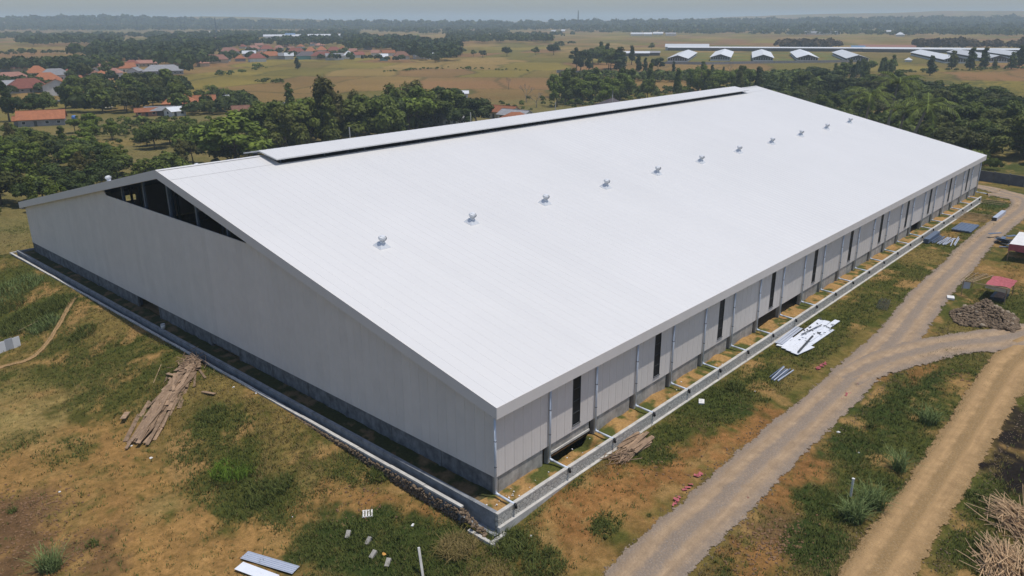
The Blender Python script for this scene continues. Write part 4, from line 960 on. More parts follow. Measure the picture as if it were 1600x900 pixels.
for px, py, w, d, kd, rf, wl_, nm in vb_:
    house(px, py, w, d, 4.0, 3.6 if kd == 'hip' else 2.4, kd, rf, wl_, nm+' house roof in the far village row across the brown field', rot=R.uniform(-12, 12), group='houses of the far village row', detail=0)
XT = [(12,112,12,'o'),(30,112,14,'p'),(130,128,12,'r'),(118,134,10,'o'),(140,120,12,'b'),(160,124,10,'o'),(180,120,12,'p'),(238,92,14,'o'),(268,96,12,'p'),(150,98,14,'p'),(110,102,12,'o'),(285,104,12,'r'),(300,98,12,'o'),(318,104,12,'p'),(305,88,14,'r'),(275,86,12,'g'),(350,96,12,'g'),(376,96,12,'o'),(370,84,12,'o'),(410,88,12,'b'),(432,84,12,'o'),(436,78,12,'p'),(380,76,12,'r'),(405,74,12,'p'),(470,76,12,'o'),(500,74,14,'p'),(535,80,12,'o'),(552,84,12,'p'),(560,90,12,'r'),(640,86,12,'o'),(655,92,12,'g'),(575,78,12,'p'),(455,80,12,'b')]
for px, py, w, rf in XT:
    house(px, py, R.uniform(.8, 1.15)*w, R.uniform(7, 9), 3.2, 2.6, R.choice(('hip', 'hip', 'gable')), rf, R.choice('wwcg'), 'small house of the far left village', rot=R.uniform(-40, 40), group='small houses of the far left village', detail=0)
house(475,62,150,30,7,3,'gable','w','w','very long pale factory shed behind the far village',detail=0,cat='factory',name='factory_shed')
house(454,62,18,14,7,5,'gable','c','c','small blue building before the long pale shed',detail=0,cat='building',name='building')
house(366,56,60,25,7,3,'gable','w','w','hazy white shed beyond the dark grove',detail=0,cat='factory',name='factory_shed'); house(325,55,22,20,6,3,'gable','w','w','hazy small white shed left of the larger one',detail=0,cat='factory',name='factory_shed')
for px, py, w in ((955,43,120),(975,41,90),(945,40,60),(968,43,40),(925,38,90),(635,36,110)):
    house(px, py, w, 40, 8, 3, 'gable', 'w', 'w', 'hazy white factory hall near the horizon', detail=0, cat='factory', name='factory_shed', group='hazy white factory halls near the horizon')
for px, py, w, rf in ((995,56,26,'w'),(1012,56,18,'w'),(1028,55,22,'w'),(1048,56,22,'g'),(1100,52,12,'w'),(1195,53,14,'w'),(1240,54,30,'g'),(1272,54,40,'g'),(1300,54,34,'w'),(1359,52,14,'w'),(1388,52,10,'w'),(865,51,12,'w'),(880,50,10,'w')):
    house(px, py, w, 14, 4, 3, 'gable', rf, 'w', 'small pale building across the plain', detail=0, cat='building', name='building', group='small pale buildings across the plain')
house(1406,57,16,16,4,5,'pyramid','w','w','white pointed-roofed building by the far trees',detail=0,cat='building',name='building')
# poultry sheds: long axis runs away up-right
M_side = WM['d']
def pshed(px, py, w, ln, rot, label, hw=3.2, hr=2.6, group='long white poultry sheds'):
    q = at(px, py); rz = math.radians(rot)
    o = thing('poultry_shed', label, 'shed', (q.x, q.y, q.z), rz, group); x = w/2
    b = MB(); b.box(-x, .3, -.4, x, ln, 1.1); part('wall', b, WM['w'], o)
    b = MB(); b.box(-x+.3, .6, 1.1, x-.3, ln-.3, hw); part('mesh_side', b, M_side, o)
    b = MB(); b.v += [(-x, .35, hw), (x, .35, hw), (0, .35, hw+hr-.2), (-x, ln-.05, hw), (x, ln-.05, hw), (0, ln-.05, hw+hr-.2)]; b.f += [(0, 1, 2), (5, 4, 3), (0,3,4,1)]; b.m += [0]*3; part('gable', b, WM['d'], o)
    r = MB()
    for sg in (-1, 1):
        p = [(sg*(x+1), 0, hw-.25), (sg*(x+1), ln, hw-.25), (0, ln, hw+hr), (0, 0, hw+hr)]
        if sg < 0: p = p[::-1]
        r.quad(*p); r.quad(*[(a, b_, c-.15) for a, b_, c in p[::-1]]); r.quad((sg*(x+1), 0, hw-.4), (0, 0, hw+hr-.15), (0, 0, hw+hr), (sg*(x+1), 0, hw-.25))
    part('roof', r, RM['w'], o)
    for i in range(9): xx = -x+.3+i*(w-.6)/8; part('post', MB().box(xx-.12, .1, -.2, xx+.12, .3, hw), WM['w'], o)
    return o
for px, py, lb in ((1058,97,'leftmost poultry shed, its dark open front beside the hedge'),(1125,95,'poultry shed second from the left, seen gable on'),(1192,96,'poultry shed in the middle, between the second and third green yards'),(1262,96,'poultry shed second from the right of the five'),(1340,97,'rightmost of the five poultry sheds, turned most to the side')):
    pshed(px, py, 17, 132, -64, lb)
house(1192,80.2,215,6,4.0,1.0,'gable','w','d','long low white gallery joining the poultry sheds at the back',rot=2,detail=0,cat='shed',name='gallery_shed')
house(1073,79,50,12,4.5,3,'gable','w','w','bright white long shed behind the leftmost poultry shed',detail=0,cat='shed',name='shed')
house(994,88,26,9,3.4,1.6,'gable','w','d','low open shed with a white roof left of the poultry sheds',detail=0,cat='shed',name='shed')
house(1020,87,14,9,3.2,1.4,'gable','g','d','dull grey hut beside the low open white-roofed shed',detail=0,cat='shed',name='shed')
house(1385,79,60,12,4,2.4,'gable','p','g','faded grey-pink long roof behind the plain yard',detail=0,cat='shed',name='shed')
house(1340,80,14,10,4,2.2,'gable','c','d','small blue-grey shed at the corner of the sheds yard',detail=0,cat='shed',name='shed')
house(1419,97,5,5,2.2,1.6,'pyramid','w','w','tiny white hut standing alone before the right sheds',detail=0,cat='hut',name='hut')
for px, py, lb in ((1492,99,'left shed of the right-hand poultry group, long white roof'),(1560,98,'middle shed of the right-hand poultry group'),(1628,97,'right shed of the right-hand poultry group, cut by the picture edge')):
    pshed(px, py, 16, 150, -64, lb, group='right-hand poultry sheds')
house(1500,83,190,8,4,1.4,'gable','w','d','long pale gallery behind the right-hand poultry group',rot=6,detail=0,cat='shed',name='gallery_shed')
# farm wall and green yards between sheds
def wall_line(name, pts, h, w, mat_, label, cat, kind=None, post=0, pmat=None, z0=-.4):
    o = thing(name, label, cat, (0, 0, 0))
    for i in range(len(pts)-1):
        a = Vector(pts[i]); b = Vector(pts[i+1]); n = max(1, int((b-a).length/ (post or 30)))
        for j in range(n):
            p = a+(b-a)*(j/n); q = a+(b-a)*((j+1)/n); zz = min(gz(p.x, p.y), gz(q.x, q.y)); g = MB()
            d = (q-p).normalized()*.012
            g.beam((p.x+d.x, p.y+d.y, zz+(z0+h)/2), (q.x-d.x, q.y-d.y, zz+(z0+h)/2), w, h-z0); part('wall_panel', g, mat_, o)
            if post: part('post', MB().box(p.x-.14, p.y-.14, zz+z0, p.x+.14, p.y+.14, zz+h+.12), pmat or mat_, o)
    return o
pp = [at(*p) for p in ((1035,100),(1100,101),(1200,99),(1350,97))]; wall_line('boundary_wall', [(p.x, p.y) for p in pp], 2.0, .25, WM['g'], 'grey boundary wall in front of the five poultry sheds', 'wall')
pp = [at(*p) for p in ((870,114),(960,116),(1062,118))]; wall_line('boundary_wall', [(p.x, p.y) for p in pp], 2.0, .25, WM['g'], 'grey wall with pale posts behind the line of oval trees', 'wall', post=12, pmat=WM['w'])
M_fwall = simple('fence_concrete', (.13, .135, .15), .9, 0, .2, .25, .7, .2)
wall_line('precast_fence', [(170, 32), (161.5, 4.5), (152, -26), (147, -42)], 2.3, .14, M_fwall, 'dark grey precast concrete fence at the far right end of the warehouse yard', 'fence', post=3.0, pmat=M_conc)
# lane in the left village
q = [at(*p) for p in ((20,158),(75,157),(110,159),(142,163),(170,168))]; road('village_lane', [(p.x, p.y, 3.6) for p in q], simple('pale_lane', (.55, .52, .46), .9), .05, 4)
q = [at(*p) for p in ((845,178),(870,172),(850,163),(830,158))]; 
# burnt ground on the dry slope
# lamp posts behind the building
for x, lb in ((71.3, 'leftmost of the four thin pale posts rising behind the ridge'), (109.7, 'thin pale post left of the black-green round tree'), (144.5, 'thin pale post beside the field gap behind the ridge'), (173, 'rightmost thin pale post, by the dark pyramid roof')):
    z = gz(x, 112); o = thing('lamp_post', lb, 'lamp post', (x, 112, z), group='pale posts behind the ridge')
    part('pole', MB().tube([(0, 0, -.4), (0, 0, 9.7-z)], .17, 8, .12), M_conc2, o); part('base', MB().box(-.4, -.4, -.3, .4, .4, .3), M_conc2, o)
# distant lattice masts
def mast(px, py, h, lb):
    q = at(px, py); o = thing('radio_mast', lb, 'mast', (q.x, q.y, q.z)); b = MB(); w = h*.035
    for i in range(4):
        a = (w if i in (0, 3) else -w, w if i < 2 else -w); b.beam((a[0], a[1], 0), (a[0]*.25, a[1]*.25, h), h*.012, h*.012)
    part('leg', b, M_steel, o, kind='stuff'); g = MB()
    for k in range(12):
        s = w*(1-.75*k/12); s2 = w*(1-.75*(k+1)/12); z = h*k/12; z2 = h*(k+1)/12
        for (ax, ay), (bx, by_) in (((1, 1), (-1, 1)), ((-1, 1), (-1, -1)), ((-1, -1), (1, -1)), ((1, -1), (1, 1))): g.beam((ax*s, ay*s, z), (bx*s2, by_*s2, z2), h*.006, h*.006)
    part('bracing', g, M_steel, o, kind='stuff'); return o
mast(903, 46, 62, 'tall thin radio mast near the horizon above the field'); mast(339, 58, 42, 'small thin mast near the horizon over the left village')
# blue water tank
q = at(118, 197); o = thing('water_tank', 'small blue and white water tank on legs beside the lime green tree', 'water tank', (q.x, q.y, q.z))
part('tank', MB().lathe([(0, 2.2), (.8, 2.2), (.85, 3.4), (.6, 3.8), (0, 3.9)], 14), simple('blue_plastic', (.08, .20, .50), .4), o, True)
for a in ((-.6,-.6),(.6,-.6),(.6,.6),(-.6,.6)): part('leg', MB().box(a[0]-.06, a[1]-.06, -.2, a[0]+.06, a[1]+.06, 2.2), M_frame, o)

# ------------------------------------------------------------------ yard objects
M_plank = simple('weathered_wood', (.40, .275, .18), .85, 0, .15, .3, 2.5, .3, streak=(8, 8, .5), rnd=.45)
M_plank2 = simple('fresh_wood', (.40, .29, .17), .85, 0, .15, .25, 2.5, .3, rnd=.35)
M_bamboo = simple('dry_bamboo', (.62, .42, .235), .7, 0, .25, .25, 4, .1, rnd=.4)
M_bluesheet = simple('blue_grey_sheet', (.125, .165, .235), .45, .2, .4, .1, 1)
M_whitesheet = simple('white_sheet_metal', (.74, .77, .82), .4, 0, .4, .05, 2)
M_greysheet = simple('ribbed_grey_sheet', (.50, .54, .62), .4, .2, .4, .06, 2)
M_pink = simple('pink_tarpaulin', (.40, .11, .12), .75, 0, .2, .2, 3)
M_wtarp = simple('white_tarpaulin', (.72, .71, .68), .7, 0, .2, .1, 1)
# left plank heap
A0, A1 = at(320, 572), at(222, 690)
o = thing('plank_pile', 'long heap of weathered planks lying down the grass slope from the drain kerb', 'plank pile', (A1.x, A1.y, A1.z))
dirv = Vector((A0.x-A1.x, A0.y-A1.y)); Ln = dirv.length; dirv.normalize(); side = Vector((-dirv.y, dirv.x))
for i in range(150):
    k = R.random(); lay = i/150; c = Vector((A1.x, A1.y))+dirv*(Ln*(k*.92+.02))+side*R.gauss(0, .62+.25*(1-k))
    ln = R.uniform(1.6, 3.8)*(1.1 if k < .6 else .75); a = R.gauss(0, .17 if k < .6 else .45); d = Vector((dirv.x*math.cos(a)-dirv.y*math.sin(a), dirv.x*math.sin(a)+dirv.y*math.cos(a)))
    p, q = c-d*ln/2, c+d*ln/2; h = .06+.55*lay*(1-min(1, abs((c-Vector((A1.x, A1.y))).dot(side))/1.8))
    m = MB().beam((p.x-A1.x, p.y-A1.y, gz(p.x, p.y)+h-A1.z), (q.x-A1.x, q.y-A1.y, gz(q.x, q.y)+h-A1.z+R.uniform(-.06, .06)), R.uniform(.20, .42), R.uniform(.03, .06), up=(R.uniform(-.25, .25), R.uniform(-.25, .25), 1))
    part('plank', m, M_plank, o)
for i in range(90):
    c = Vector((A1.x, A1.y))+dirv*(Ln*R.uniform(.72, 1.0))+side*R.gauss(0, .8); a = R.uniform(0, 6.3); ln = R.uniform(.5, 1.1); h = R.uniform(.25, .75)
    m = MB().beam((c.x-A1.x, c.y-A1.y, gz(c.x, c.y)+h-A1.z), (c.x-A1.x+math.cos(a)*ln, c.y-A1.y+math.sin(a)*ln, gz(c.x, c.y)+h-A1.z+R.uniform(-.3, .4)), .05, .04); part('stick', m, M_plank, o)
for (pa, pb, w, lb) in (((193,662),(200,650),.5,'short board standing upright at the lower left end of the plank heap'), ((316,613),(336,618),.3,'short loose board in the grass right of the plank heap'), ((240,600),(252,572),.06,'thin pale stick lying left of the plank heap')):
    a, b_ = at(*pa), at(*pb); h = .5 if w == .5 else .08
    tag(link('board', MB().beam((0, 0, h), (b_.x-a.x+.02, b_.y-a.y, b_.z-a.z+.12+h*.6), w, .04).mesh('board', M_plank if w > .1 else M_plank2), None, a), lb, 'board')
# right plank heap by the wall
o = thing('plank_pile', 'small stack of boards and sticks leaning by the front corner of the right wall', 'plank pile', (12.8, -3.0, -1.05))
for i in range(15):
    y = -.85+.34*(i % 6)+R.uniform(-.07, .07); z = .1+.1*(i//6); a = R.uniform(-.16, .16); ln = R.uniform(1.8, 3.6); cx = 1.1+R.uniform(-.5, .5)
    part('plank', MB().beam((cx-ln/2, y-a*ln/2+.12*cx, z), (cx+ln/2, y+a*ln/2, z+R.uniform(-.03, .05)), .30, .05), M_plank, o)
for i in range(80):
    a = R.uniform(-.7, .5); ln = R.uniform(.7, 1.7); cx, cy = R.gauss(-1.5, .55), R.gauss(-.2, .45)
    part('stick', MB().beam((cx-ln/2*math.cos(a), cy-ln/2*math.sin(a), R.uniform(.05, .4)), (cx+ln/2*math.cos(a), cy+ln/2*math.sin(a), R.uniform(.05, .4)), .045, .04), M_plank, o)
# bamboo pole heaps, bottom right
def bamboo(cx, cy, n, lx, az, label):
    o = thing('pole_heap', label, 'pole heap', (cx, cy, gz(cx, cy)))
    for i in range(n):
        a = az+R.gauss(0, .45); ln = R.uniform(1.6, 3.6); x, y = R.gauss(0, lx), R.gauss(0, lx*.75); h = .1+1.0*math.exp(-(x*x+y*y)/2.2)*R.uniform(.1, 1)
        d = Vector((math.cos(a)*ln/2, math.sin(a)*ln/2, R.gauss(0, .28)))
        part('pole', MB().tube([Vector((x, y, h))-d, Vector((x, y, h))+d*.1+Vector((0, 0, R.uniform(-.03, .06))), Vector((x, y, h))+d], .032, 5, .022), M_bamboo, o)
    return o
q = at(1588, 815); bamboo(q.x, q.y, 190, .95, 1.0, 'upper tangled heap of dry brown poles at the bottom right corner')
q = at(1568, 885); bamboo(q.x, q.y, 210, 1.0, .5, 'lower tangled heap of dry brown poles at the bottom right corner')
# stone pile
q = at(1540, 496); o = thing('stone_pile', 'broad heap of brown rubble stones beside the track fork', 'stone pile', (q.x, q.y, q.z))
b = MB()
for i in range(1900):
    rr = math.sqrt(R.random()); a = R.random()*6.283; wv = 1+.16*math.sin(3*a+1)+.10*math.sin(5*a); x, y = 4.4*rr*math.cos(a)*wv, 3.4*rr*math.sin(a)*wv; hh = (1.75+.5*math.sin(x*1.3)*math.sin(y*1.7+.5))*(1-rr**1.3)
    b.rock((x, y, max(.02, hh*R.uniform(.7, 1.0))), R.uniform(.12, .26), R, .8)
part('stones', b, M_stone, o, kind='stuff')
for i in range(40):
    rr = math.sqrt(R.random())*.9; a = R.random()*6.283; x, y = 4.3*rr*math.cos(a), 3.4*rr*math.sin(a); part('stone', MB().rock((x, y, 1.25*(1-rr**1.5)+.08), R.uniform(.24, .36), R, .8), simple('pale_stone', (.30, .24, .17), .9) if i == 0 else bpy.data.materials['pale_stone'], o)
# white panels lying on the grass
o = thing('sheet_stack', 'scattered white roof panels lying on the grass beside the long wall', 'panels', (46, -4.3, -1.05))
def flat(o, x, y, l, w, a, z, m, nm='panel', ribs=0, th=.05):
    b = MB(); b.box(-l/2, -w/2, 0, l/2, w/2, th)
    for i in range(ribs): yy = -w/2+(i+.5)*w/ribs; b.box(-l/2, yy-.03, th, l/2, yy+.03, th+.04)
    p = part(nm, b, m, o); p.location = (x, y, z+gz(o.location.x+x, o.location.y+y)-o.location.z+.06); p.rotation_euler.z = a; p.rotation_euler.y = R.uniform(-.012, .012); return p
for i in range(9): flat(o, R.uniform(-1.5, 2.8), -1.1+.22*i, R.uniform(6.5, 8.5), .62, R.uniform(-.05, .05), .06+.05*(i % 3), M_whitesheet, ribs=2)
for i in range(4): flat(o, -4.2+.3*i, -1.2+.8*i, 3.2, .8, R.uniform(-.2, .2), .12, M_whitesheet)
for i in range(3): flat(o, -1.5, 1.2+.3*i, 6, .25, .04, .2, M_greysheet, 'strip')
flat(o, -2.8, -.9, 5.5, .2, .12, .34, M_frame, 'bar'); flat(o, 1.5, .2, 4.5, .1, -.12, .36, M_frame, 'bar')
for i in range(26): flat(o, R.uniform(0, 6), R.uniform(-1.4, 1.0), R.uniform(.2, .5), .12, R.uniform(0, 3), .27, M_frame, 'offcut', 0, .03)
o = thing('steel_bars', 'few loose blue steel bars on the grass between wall and track', 'steel bars', (34.8, -6.2, gz(34.8, -6.2)))
for i in range(6): flat(o, R.uniform(-.3, .3), -.5+.2*i, 3.4, .11, R.uniform(-.12, .12), .05, M_bluesheet if i % 2 else M_greysheet, 'bar', 0, .1)
# bluish sheet stacks near the far end
o = thing('sheet_stack', 'smaller flat stack of blue-grey sheets against the toe of the wall', 'sheets', (109.3, -2.3, gz(109, -3))); 
for i in range(5): flat(o, R.uniform(-.2, .2), R.uniform(-.08, .08)+.3, 5.0, 1.9, R.uniform(-.02, .02), .05+.05*i, M_bluesheet, 'sheet', 4)
o = thing('sheet_stack', 'larger flat stack of blue-grey sheets by the track edge', 'sheets', (109.2, -5.1, gz(109, -5.1)))
for i in range(5): flat(o, R.uniform(-.2, .2), R.uniform(-.08, .08), 5.8, 2.7, R.uniform(-.02, .02), .05+.05*i, M_bluesheet, 'sheet', 5)
o = thing('sheet_stack', 'tall narrow bundle of dark blue sheets nearest the wall', 'sheets', (98.3, -1.9, gz(98.3, -2.9)))
for i in range(8): flat(o, 0, -.9, 6.2, .8, R.uniform(-.01, .01), .04+.09*i, M_bluesheet, 'sheet', 0, .07)
o = thing('steel_bars', 'grey channel bars fanned out on the grass by the blue bundle', 'steel bars', (98.5, -4.3, gz(98.5, -4.3)))
for i in range(12): flat(o, R.uniform(-.4, .6)+(.6 if i > 9 else 0), 1.0-.28*i, 5.2, .13, R.uniform(-.05, .05)+(.12 if i > 8 else 0), .06, M_greysheet if i > 3 else M_bluesheet, 'bar', 0, .1)
o = thing('duct_box', 'long grey metal box standing on the verge of the track', 'metal box', (121.4, -7.5, gz(121.4, -7.5)), .0)
part('body', MB().box(-3.6, -.35, 0, 3.6, .35, .75), M_greysheet, o); part('end_cap', MB().box(-3.66, -.38, -.02, -3.602, .38, .78), M_frame, o)
o = thing('timber_frame', 'thin timber strips laid across the grass near the far end', 'timbers', (119, -4, gz(119, -4)))
for i in range(7): flat(o, -3.2+1.0*i, 0, 5.2, .14, 1.57+R.uniform(-.08, .08), .05, M_plank2, 'strip', 0, .08)
o = thing('timber_frame', 'pale edging boards along the grass plot at the far end', 'timbers', (132.5, -3.4, gz(132, -3.4)))
for i in range(3): flat(o, 1.6*i, 0, 5, .16, 1.57+.1*i, .05, M_plank2, 'strip', 0, .08)
# shelter with white roof and pink flap
zg = gz(97, -17); o = thing('shelter', 'open tarpaulin shelter with a white roof and pink hanging flap at the right edge', 'shelter', (93.2, -14.2, zg))
H = 1.5-zg
b = MB(); b.quad((0, 0, H), (0, -8, H+.25), (6.2, -8.3, H+.9), (6.2, 0, H+.55)); b.quad((6.2, 0, H+.5), (6.2, -8.3, H+.85), (0, -8, H+.2), (0, 0, H-.05)); part('roof', b, M_wtarp, o)
b = MB()
for i in range(12):
    ya, yb = -i*8/12, -(i+1)*8/12; wv = lambda k: .07*math.sin(k*2.3)
    b.quad((-.03+wv(i)-.1, ya, H-1.0+.1*math.sin(i)), (-.03+wv(i+1)-.1, yb, H-1.0+.1*math.sin(i+1)+.02), (-.03, yb, H+.02+.25*(i+1)/12), (-.03, ya, H+.02+.25*i/12))
part('flap', b, M_pink, o)
for x, y in ((.1,-.1),(6.1,-.1),(.1,-4),(6.1,-4),(.1,-7.8),(6.1,-7.8)): part('post', MB().box(x-.06, y-.06, -.2, x+.06, y+.06, H), M_plank, o)
part('bench', MB().box(1.5, -6, .35, 4.5, -5, .45), M_plank, o); part('back_screen', MB().box(5.9, -7.8, 0, 5.95, -.1, H-.1), M_frame, o)
q = at(1570, 380); o = thing('debris_heap', 'dark heap of scrap sheets beside the pink-flapped shelter', 'scrap heap', (q.x, q.y, q.z))
for i in range(14): flat(o, R.gauss(0, 1.2), R.gauss(0, .7), R.uniform(1, 2.4), R.uniform(.4, .9), R.uniform(0, 3), .04+.06*i, M_bluesheet if i % 3 else M_frame, 'sheet')
# broken stand with pink cloth
q = at(1538, 462); o = thing('work_stand', 'ragged lean-to of poles with a torn pink cloth above the stone heap', 'lean-to', (q.x, q.y, q.z)); H = 2.0
for x, y in ((-2.0, 2.2), (2.4, 2.0), (-2.0, -2.6), (2.2, -2.6)): part('post', MB().beam((x, y, -.2), (x+R.uniform(-.2, .2), y, H), .09, .09), M_plank2, o)
for i in range(7): part('rail', MB().beam((-2.4+R.uniform(-.3, .3), 2.6-.25*i, H+.04*i), (2.8, 2.3-.4*i+R.uniform(-.5, .5), H+.1), .07, .07), M_plank2, o)
part('rail', MB().beam((-2, 2.2, H), (-2, -2.6, H), .08, .08), M_plank2, o); part('rail', MB().beam((2.2, 2.2, H), (2.2, -2.6, H), .08, .08), M_plank2, o)
b = MB(); n = 8
for i in range(n):
    for j in range(n):
        f = lambda u, v: (-1.9+u*4.2+.1*math.sin(v*9), -2.9+v*2.7, H+.12-.28*math.sin(math.pi*u)*math.sin(math.pi*v)+.08*math.sin(u*11+v*5))
        b.quad(f(i/n, j/n), f((i+1)/n, j/n), f((i+1)/n, (j+1)/n), f(i/n, (j+1)/n))
part('cloth', b, M_pink, o); b = MB(); b.quad((-2, 1.4, H-.9), (-2.05, 2.3, H-1.0), (-2, 2.3, H+.05), (-2, 1.4, H+.05)); part('grey_cloth', b, M_greysheet, o)
b = MB(); b.quad((-2.0, -2.9, H-.6), (-1.96, -.2, H-.35), (-1.95, -.2, H+.1), (-1.95, -2.9, H+.1)); part('cream_cloth', b, WM['c'], o)
part('bench', MB().box(-1.0, -2.2, .4, 1.8, -1.2, .48), M_plank, o); part('dark_crate', MB().box(-1.2, -2.4, 0, 1.6, -.8, .38), M_frame, o)
def slab(px, py, l, w, h, a, m, name, label, cat, tilt=0, group=None):
    q = at(px, py); o = link(name, MB().box(-l/2, -w/2, 0, l/2, w/2, h).mesh(name, m), None, (q.x, q.y, q.z+.03), a); o.rotation_euler.y = tilt; return tag(o, label, cat, group)
slab(1485, 467, 1.1, .8, .25, .3, M_wtarp, 'white_slab', 'white rectangular slab on the verge above the stone heap', 'slab')
slab(1096, 629, .9, .5, .12, .5, M_wtarp, 'white_board', 'small white board in the grass below the long wall', 'board')
# concrete test blocks in the lush grass
for px, py, a, lb in ((543, 840, 2.2, 'tilted grey concrete block farthest up in the lush grass'), (574, 850, 1.9, 'longest leaning concrete block, second from the top in the lush grass'), (581, 871, 1.8, 'small concrete block beside the yellow scrap'), (605, 884, 2.1, 'concrete block nearest the bottom picture edge')):
    q = at(px, py); o = link('concrete_block', MB().box(-.15, -.15, -.1, .15, .15, .5).mesh('concrete_block', M_conc3), None, (q.x, q.y, q.z+.0), a); o.rotation_euler.x = 1.1; tag(o, lb, 'concrete block', 'concrete blocks in the lush grass')
q = at(600, 868); o = link('plastic_scrap', MB().rock((0, 0, .1), .2, R, .5).mesh('plastic_scrap', simple('yellow_plastic', (.62, .32, .08), .7)), None, q); tag(o, 'crumpled orange-yellow scrap between two concrete blocks', 'scrap')
a, b_ = at(662, 905), at(651, 872); o = thing('concrete_post', 'pale square post leaning out of the grass at the bottom edge', 'post', (a.x, a.y, a.z)); part('shaft', MB().beam((0, 0, -.3), ((b_.x-a.x)*.55, (b_.y-a.y)*.55, 1.55), .16, .16), M_conc2, o); part('cap', MB().beam(((b_.x-a.x)*.55, (b_.y-a.y)*.55, 1.55), ((b_.x-a.x)*.56, (b_.y-a.y)*.56, 1.60), .15, .15), M_wtarp, o)
o = thing('crate_lid', 'white slatted frame lying on the bare soil left of the wall corner', 'slatted frame', at(575, 803), .9)
for i in range(4): part('slat', MB().box(-.42, -.34+i*.2, .04, .42, -.22+i*.2, .08), M_wtarp, o)
for x in (-.42, .36): part('rail', MB().box(x, -.36, .0, x+.08, .42, .038), M_wtarp, o)
slab(645, 822, .3, .16, .08, .4, M_white, 'foam_piece', 'small white foam piece in the grass below the wall corner', 'foam piece')
for px, py, r in ((93,769,.12),(236,716,.16),(457,808,.08),(365,605,.14),(400,615,.12),(205,697,.12),(790,707,.1),(830,838,.12),(1342,708,.1),(1310,676,.22),(1180,612,.1)):
    q = at(px, py); tag(link('litter', MB().rock((0, 0, .03), r, R, .4).mesh('litter', M_white), None, q), 'small white scrap of litter', 'litter', 'white scraps of litter')
# sheets at the bottom left
for (pts, m, lb, rb) in ((((383,870),(462,893)), M_greysheet, 'ribbed pale grey metal sheet lying on the bare soil', 5), (((374,887),(430,908)), M_whitesheet, 'plain white metal sheet lying below the ribbed grey one', 0)):
    a, b_ = at(*pts[0]), at(*pts[1]); d = Vector((b_.x-a.x, b_.y-a.y)); ln = d.length*1.02; c = (a+b_)/2
    b = MB(); b.box(-ln/2, -.42, 0, ln/2, .42, .012)
    for i in range(rb): yy = -.34+i*.17; b.quad((-ln/2, yy-.03, .014), (ln/2, yy-.03, .014), (ln/2, yy, .06), (-ln/2, yy, .06)); b.quad((-ln/2, yy, .06), (ln/2, yy, .06), (ln/2, yy+.03, .014), (-ln/2, yy+.03, .014))
    o = link('metal_sheet', b.mesh('metal_sheet', m), None, (c.x, c.y, max(gz(a.x, a.y), gz(b_.x, b_.y), gz(c.x, c.y))+.12), math.atan2(d.y, d.x)); tag(o, lb, 'metal sheet')
# sheet screen at the left edge
a, b_ = at(-25, 562), at(33, 540); d = Vector((b_.x-a.x, b_.y-a.y)); o = thing('sheet_screen', 'upright pale blue-white sheet metal screen at the left picture edge', 'screen', (a.x, a.y, a.z), math.atan2(d.y, d.x)); n = 5; w = d.length/n
for i in range(n): part('sheet', MB().box(i*w+.01, -.02, -.1+.04*(i % 2), (i+1)*w-.01, .02, 1.35+.08*(i % 2)), M_greysheet if i % 2 else M_whitesheet, o)
for i in range(0, n+1, 2): part('stake', MB().box(i*w-.04, .03, -.2, i*w+.04, .11, 1.5), M_plank2, o)
a, b_ = at(30, 520), at(60, 505); tag(link('pole', MB().beam((0, 0, .25), (b_.x-a.x, b_.y-a.y, b_.z-a.z+.3), .09, .09).mesh('pole', M_plank2), None, a), 'pale pole lying behind the upright metal screen', 'pole')
# white stake and bucket
q = at(1329, 776); o = thing('marker_post', 'thin white marker post among the reeds between the two tracks', 'post', (q.x, q.y, q.z)); part('shaft', MB().box(-.07, -.07, -.3, .07, .07, 1.5), M_wtarp, o); part('cap', MB().box(-.09, -.09, 1.5, .09, .09, 1.56), M_wtarp, o)
o = thing('bucket', 'pale bucket standing on the wall top beside the drain', 'bucket', (-1.6, 49.5, .0)); part('body', MB().lathe([(0, .01), (.2, .01), (.26, .5), (.23, .5), (.18, .06), (0, .06)], 14), M_wtarp, o, True); part('rim', MB().lathe([(.25, .48), (.28, .49), (.28, .53), (.24, .53)], 14), M_frame, o)
# pink ribbons by the track
for pts, lb in ((((1047,793),(1062,780)), 'lowest pink rag on the left verge of the near track'), (((1071,767),(1078,757)), 'middle pink rag on the left verge of the near track'), (((1088,747),(1094,741)), 'upper pink rag on the left verge of the near track'),
                (((1319,624),(1328,614)), 'larger pink rag on the right verge below the fork'), (((1338,605),(1350,588)), 'long pink rag on the right verge at the fork'), (((1272,582),(1292,566)), 'faded pink tape along the grass verge opposite the fork'), (((1162,784),(1168,778)), 'tiny pink rag on the right verge of the near track')):
    a, b_ = at(*pts[0]), at(*pts[1]); b = MB(); d = Vector((b_.x-a.x, b_.y-a.y))
    for i in range(max(5, int(d.length*5))):
        c = d*R.random(); g = R.uniform(0, 6.3); u = Vector((math.cos(g), math.sin(g)))*R.uniform(.08, .22); v = Vector((-math.sin(g), math.cos(g)))*R.uniform(.05, .13); c += Vector((R.gauss(0, .08), R.gauss(0, .08))); z = R.uniform(.03, .1)
        b.quad((c.x-u.x-v.x, c.y-u.y-v.y, z), (c.x+u.x-v.x, c.y+u.y-v.y, z+R.uniform(-.02, .12)), (c.x+u.x+v.x, c.y+u.y+v.y, z+R.uniform(-.02, .1)), (c.x-u.x+v.x, c.y-u.y+v.y, z+.04))
    tag(link('pink_rag', b.mesh('pink_rag', M_pink), None, (a.x, a.y, max(a.z, b_.z))), lb, 'rag', 'pink rags along the track')
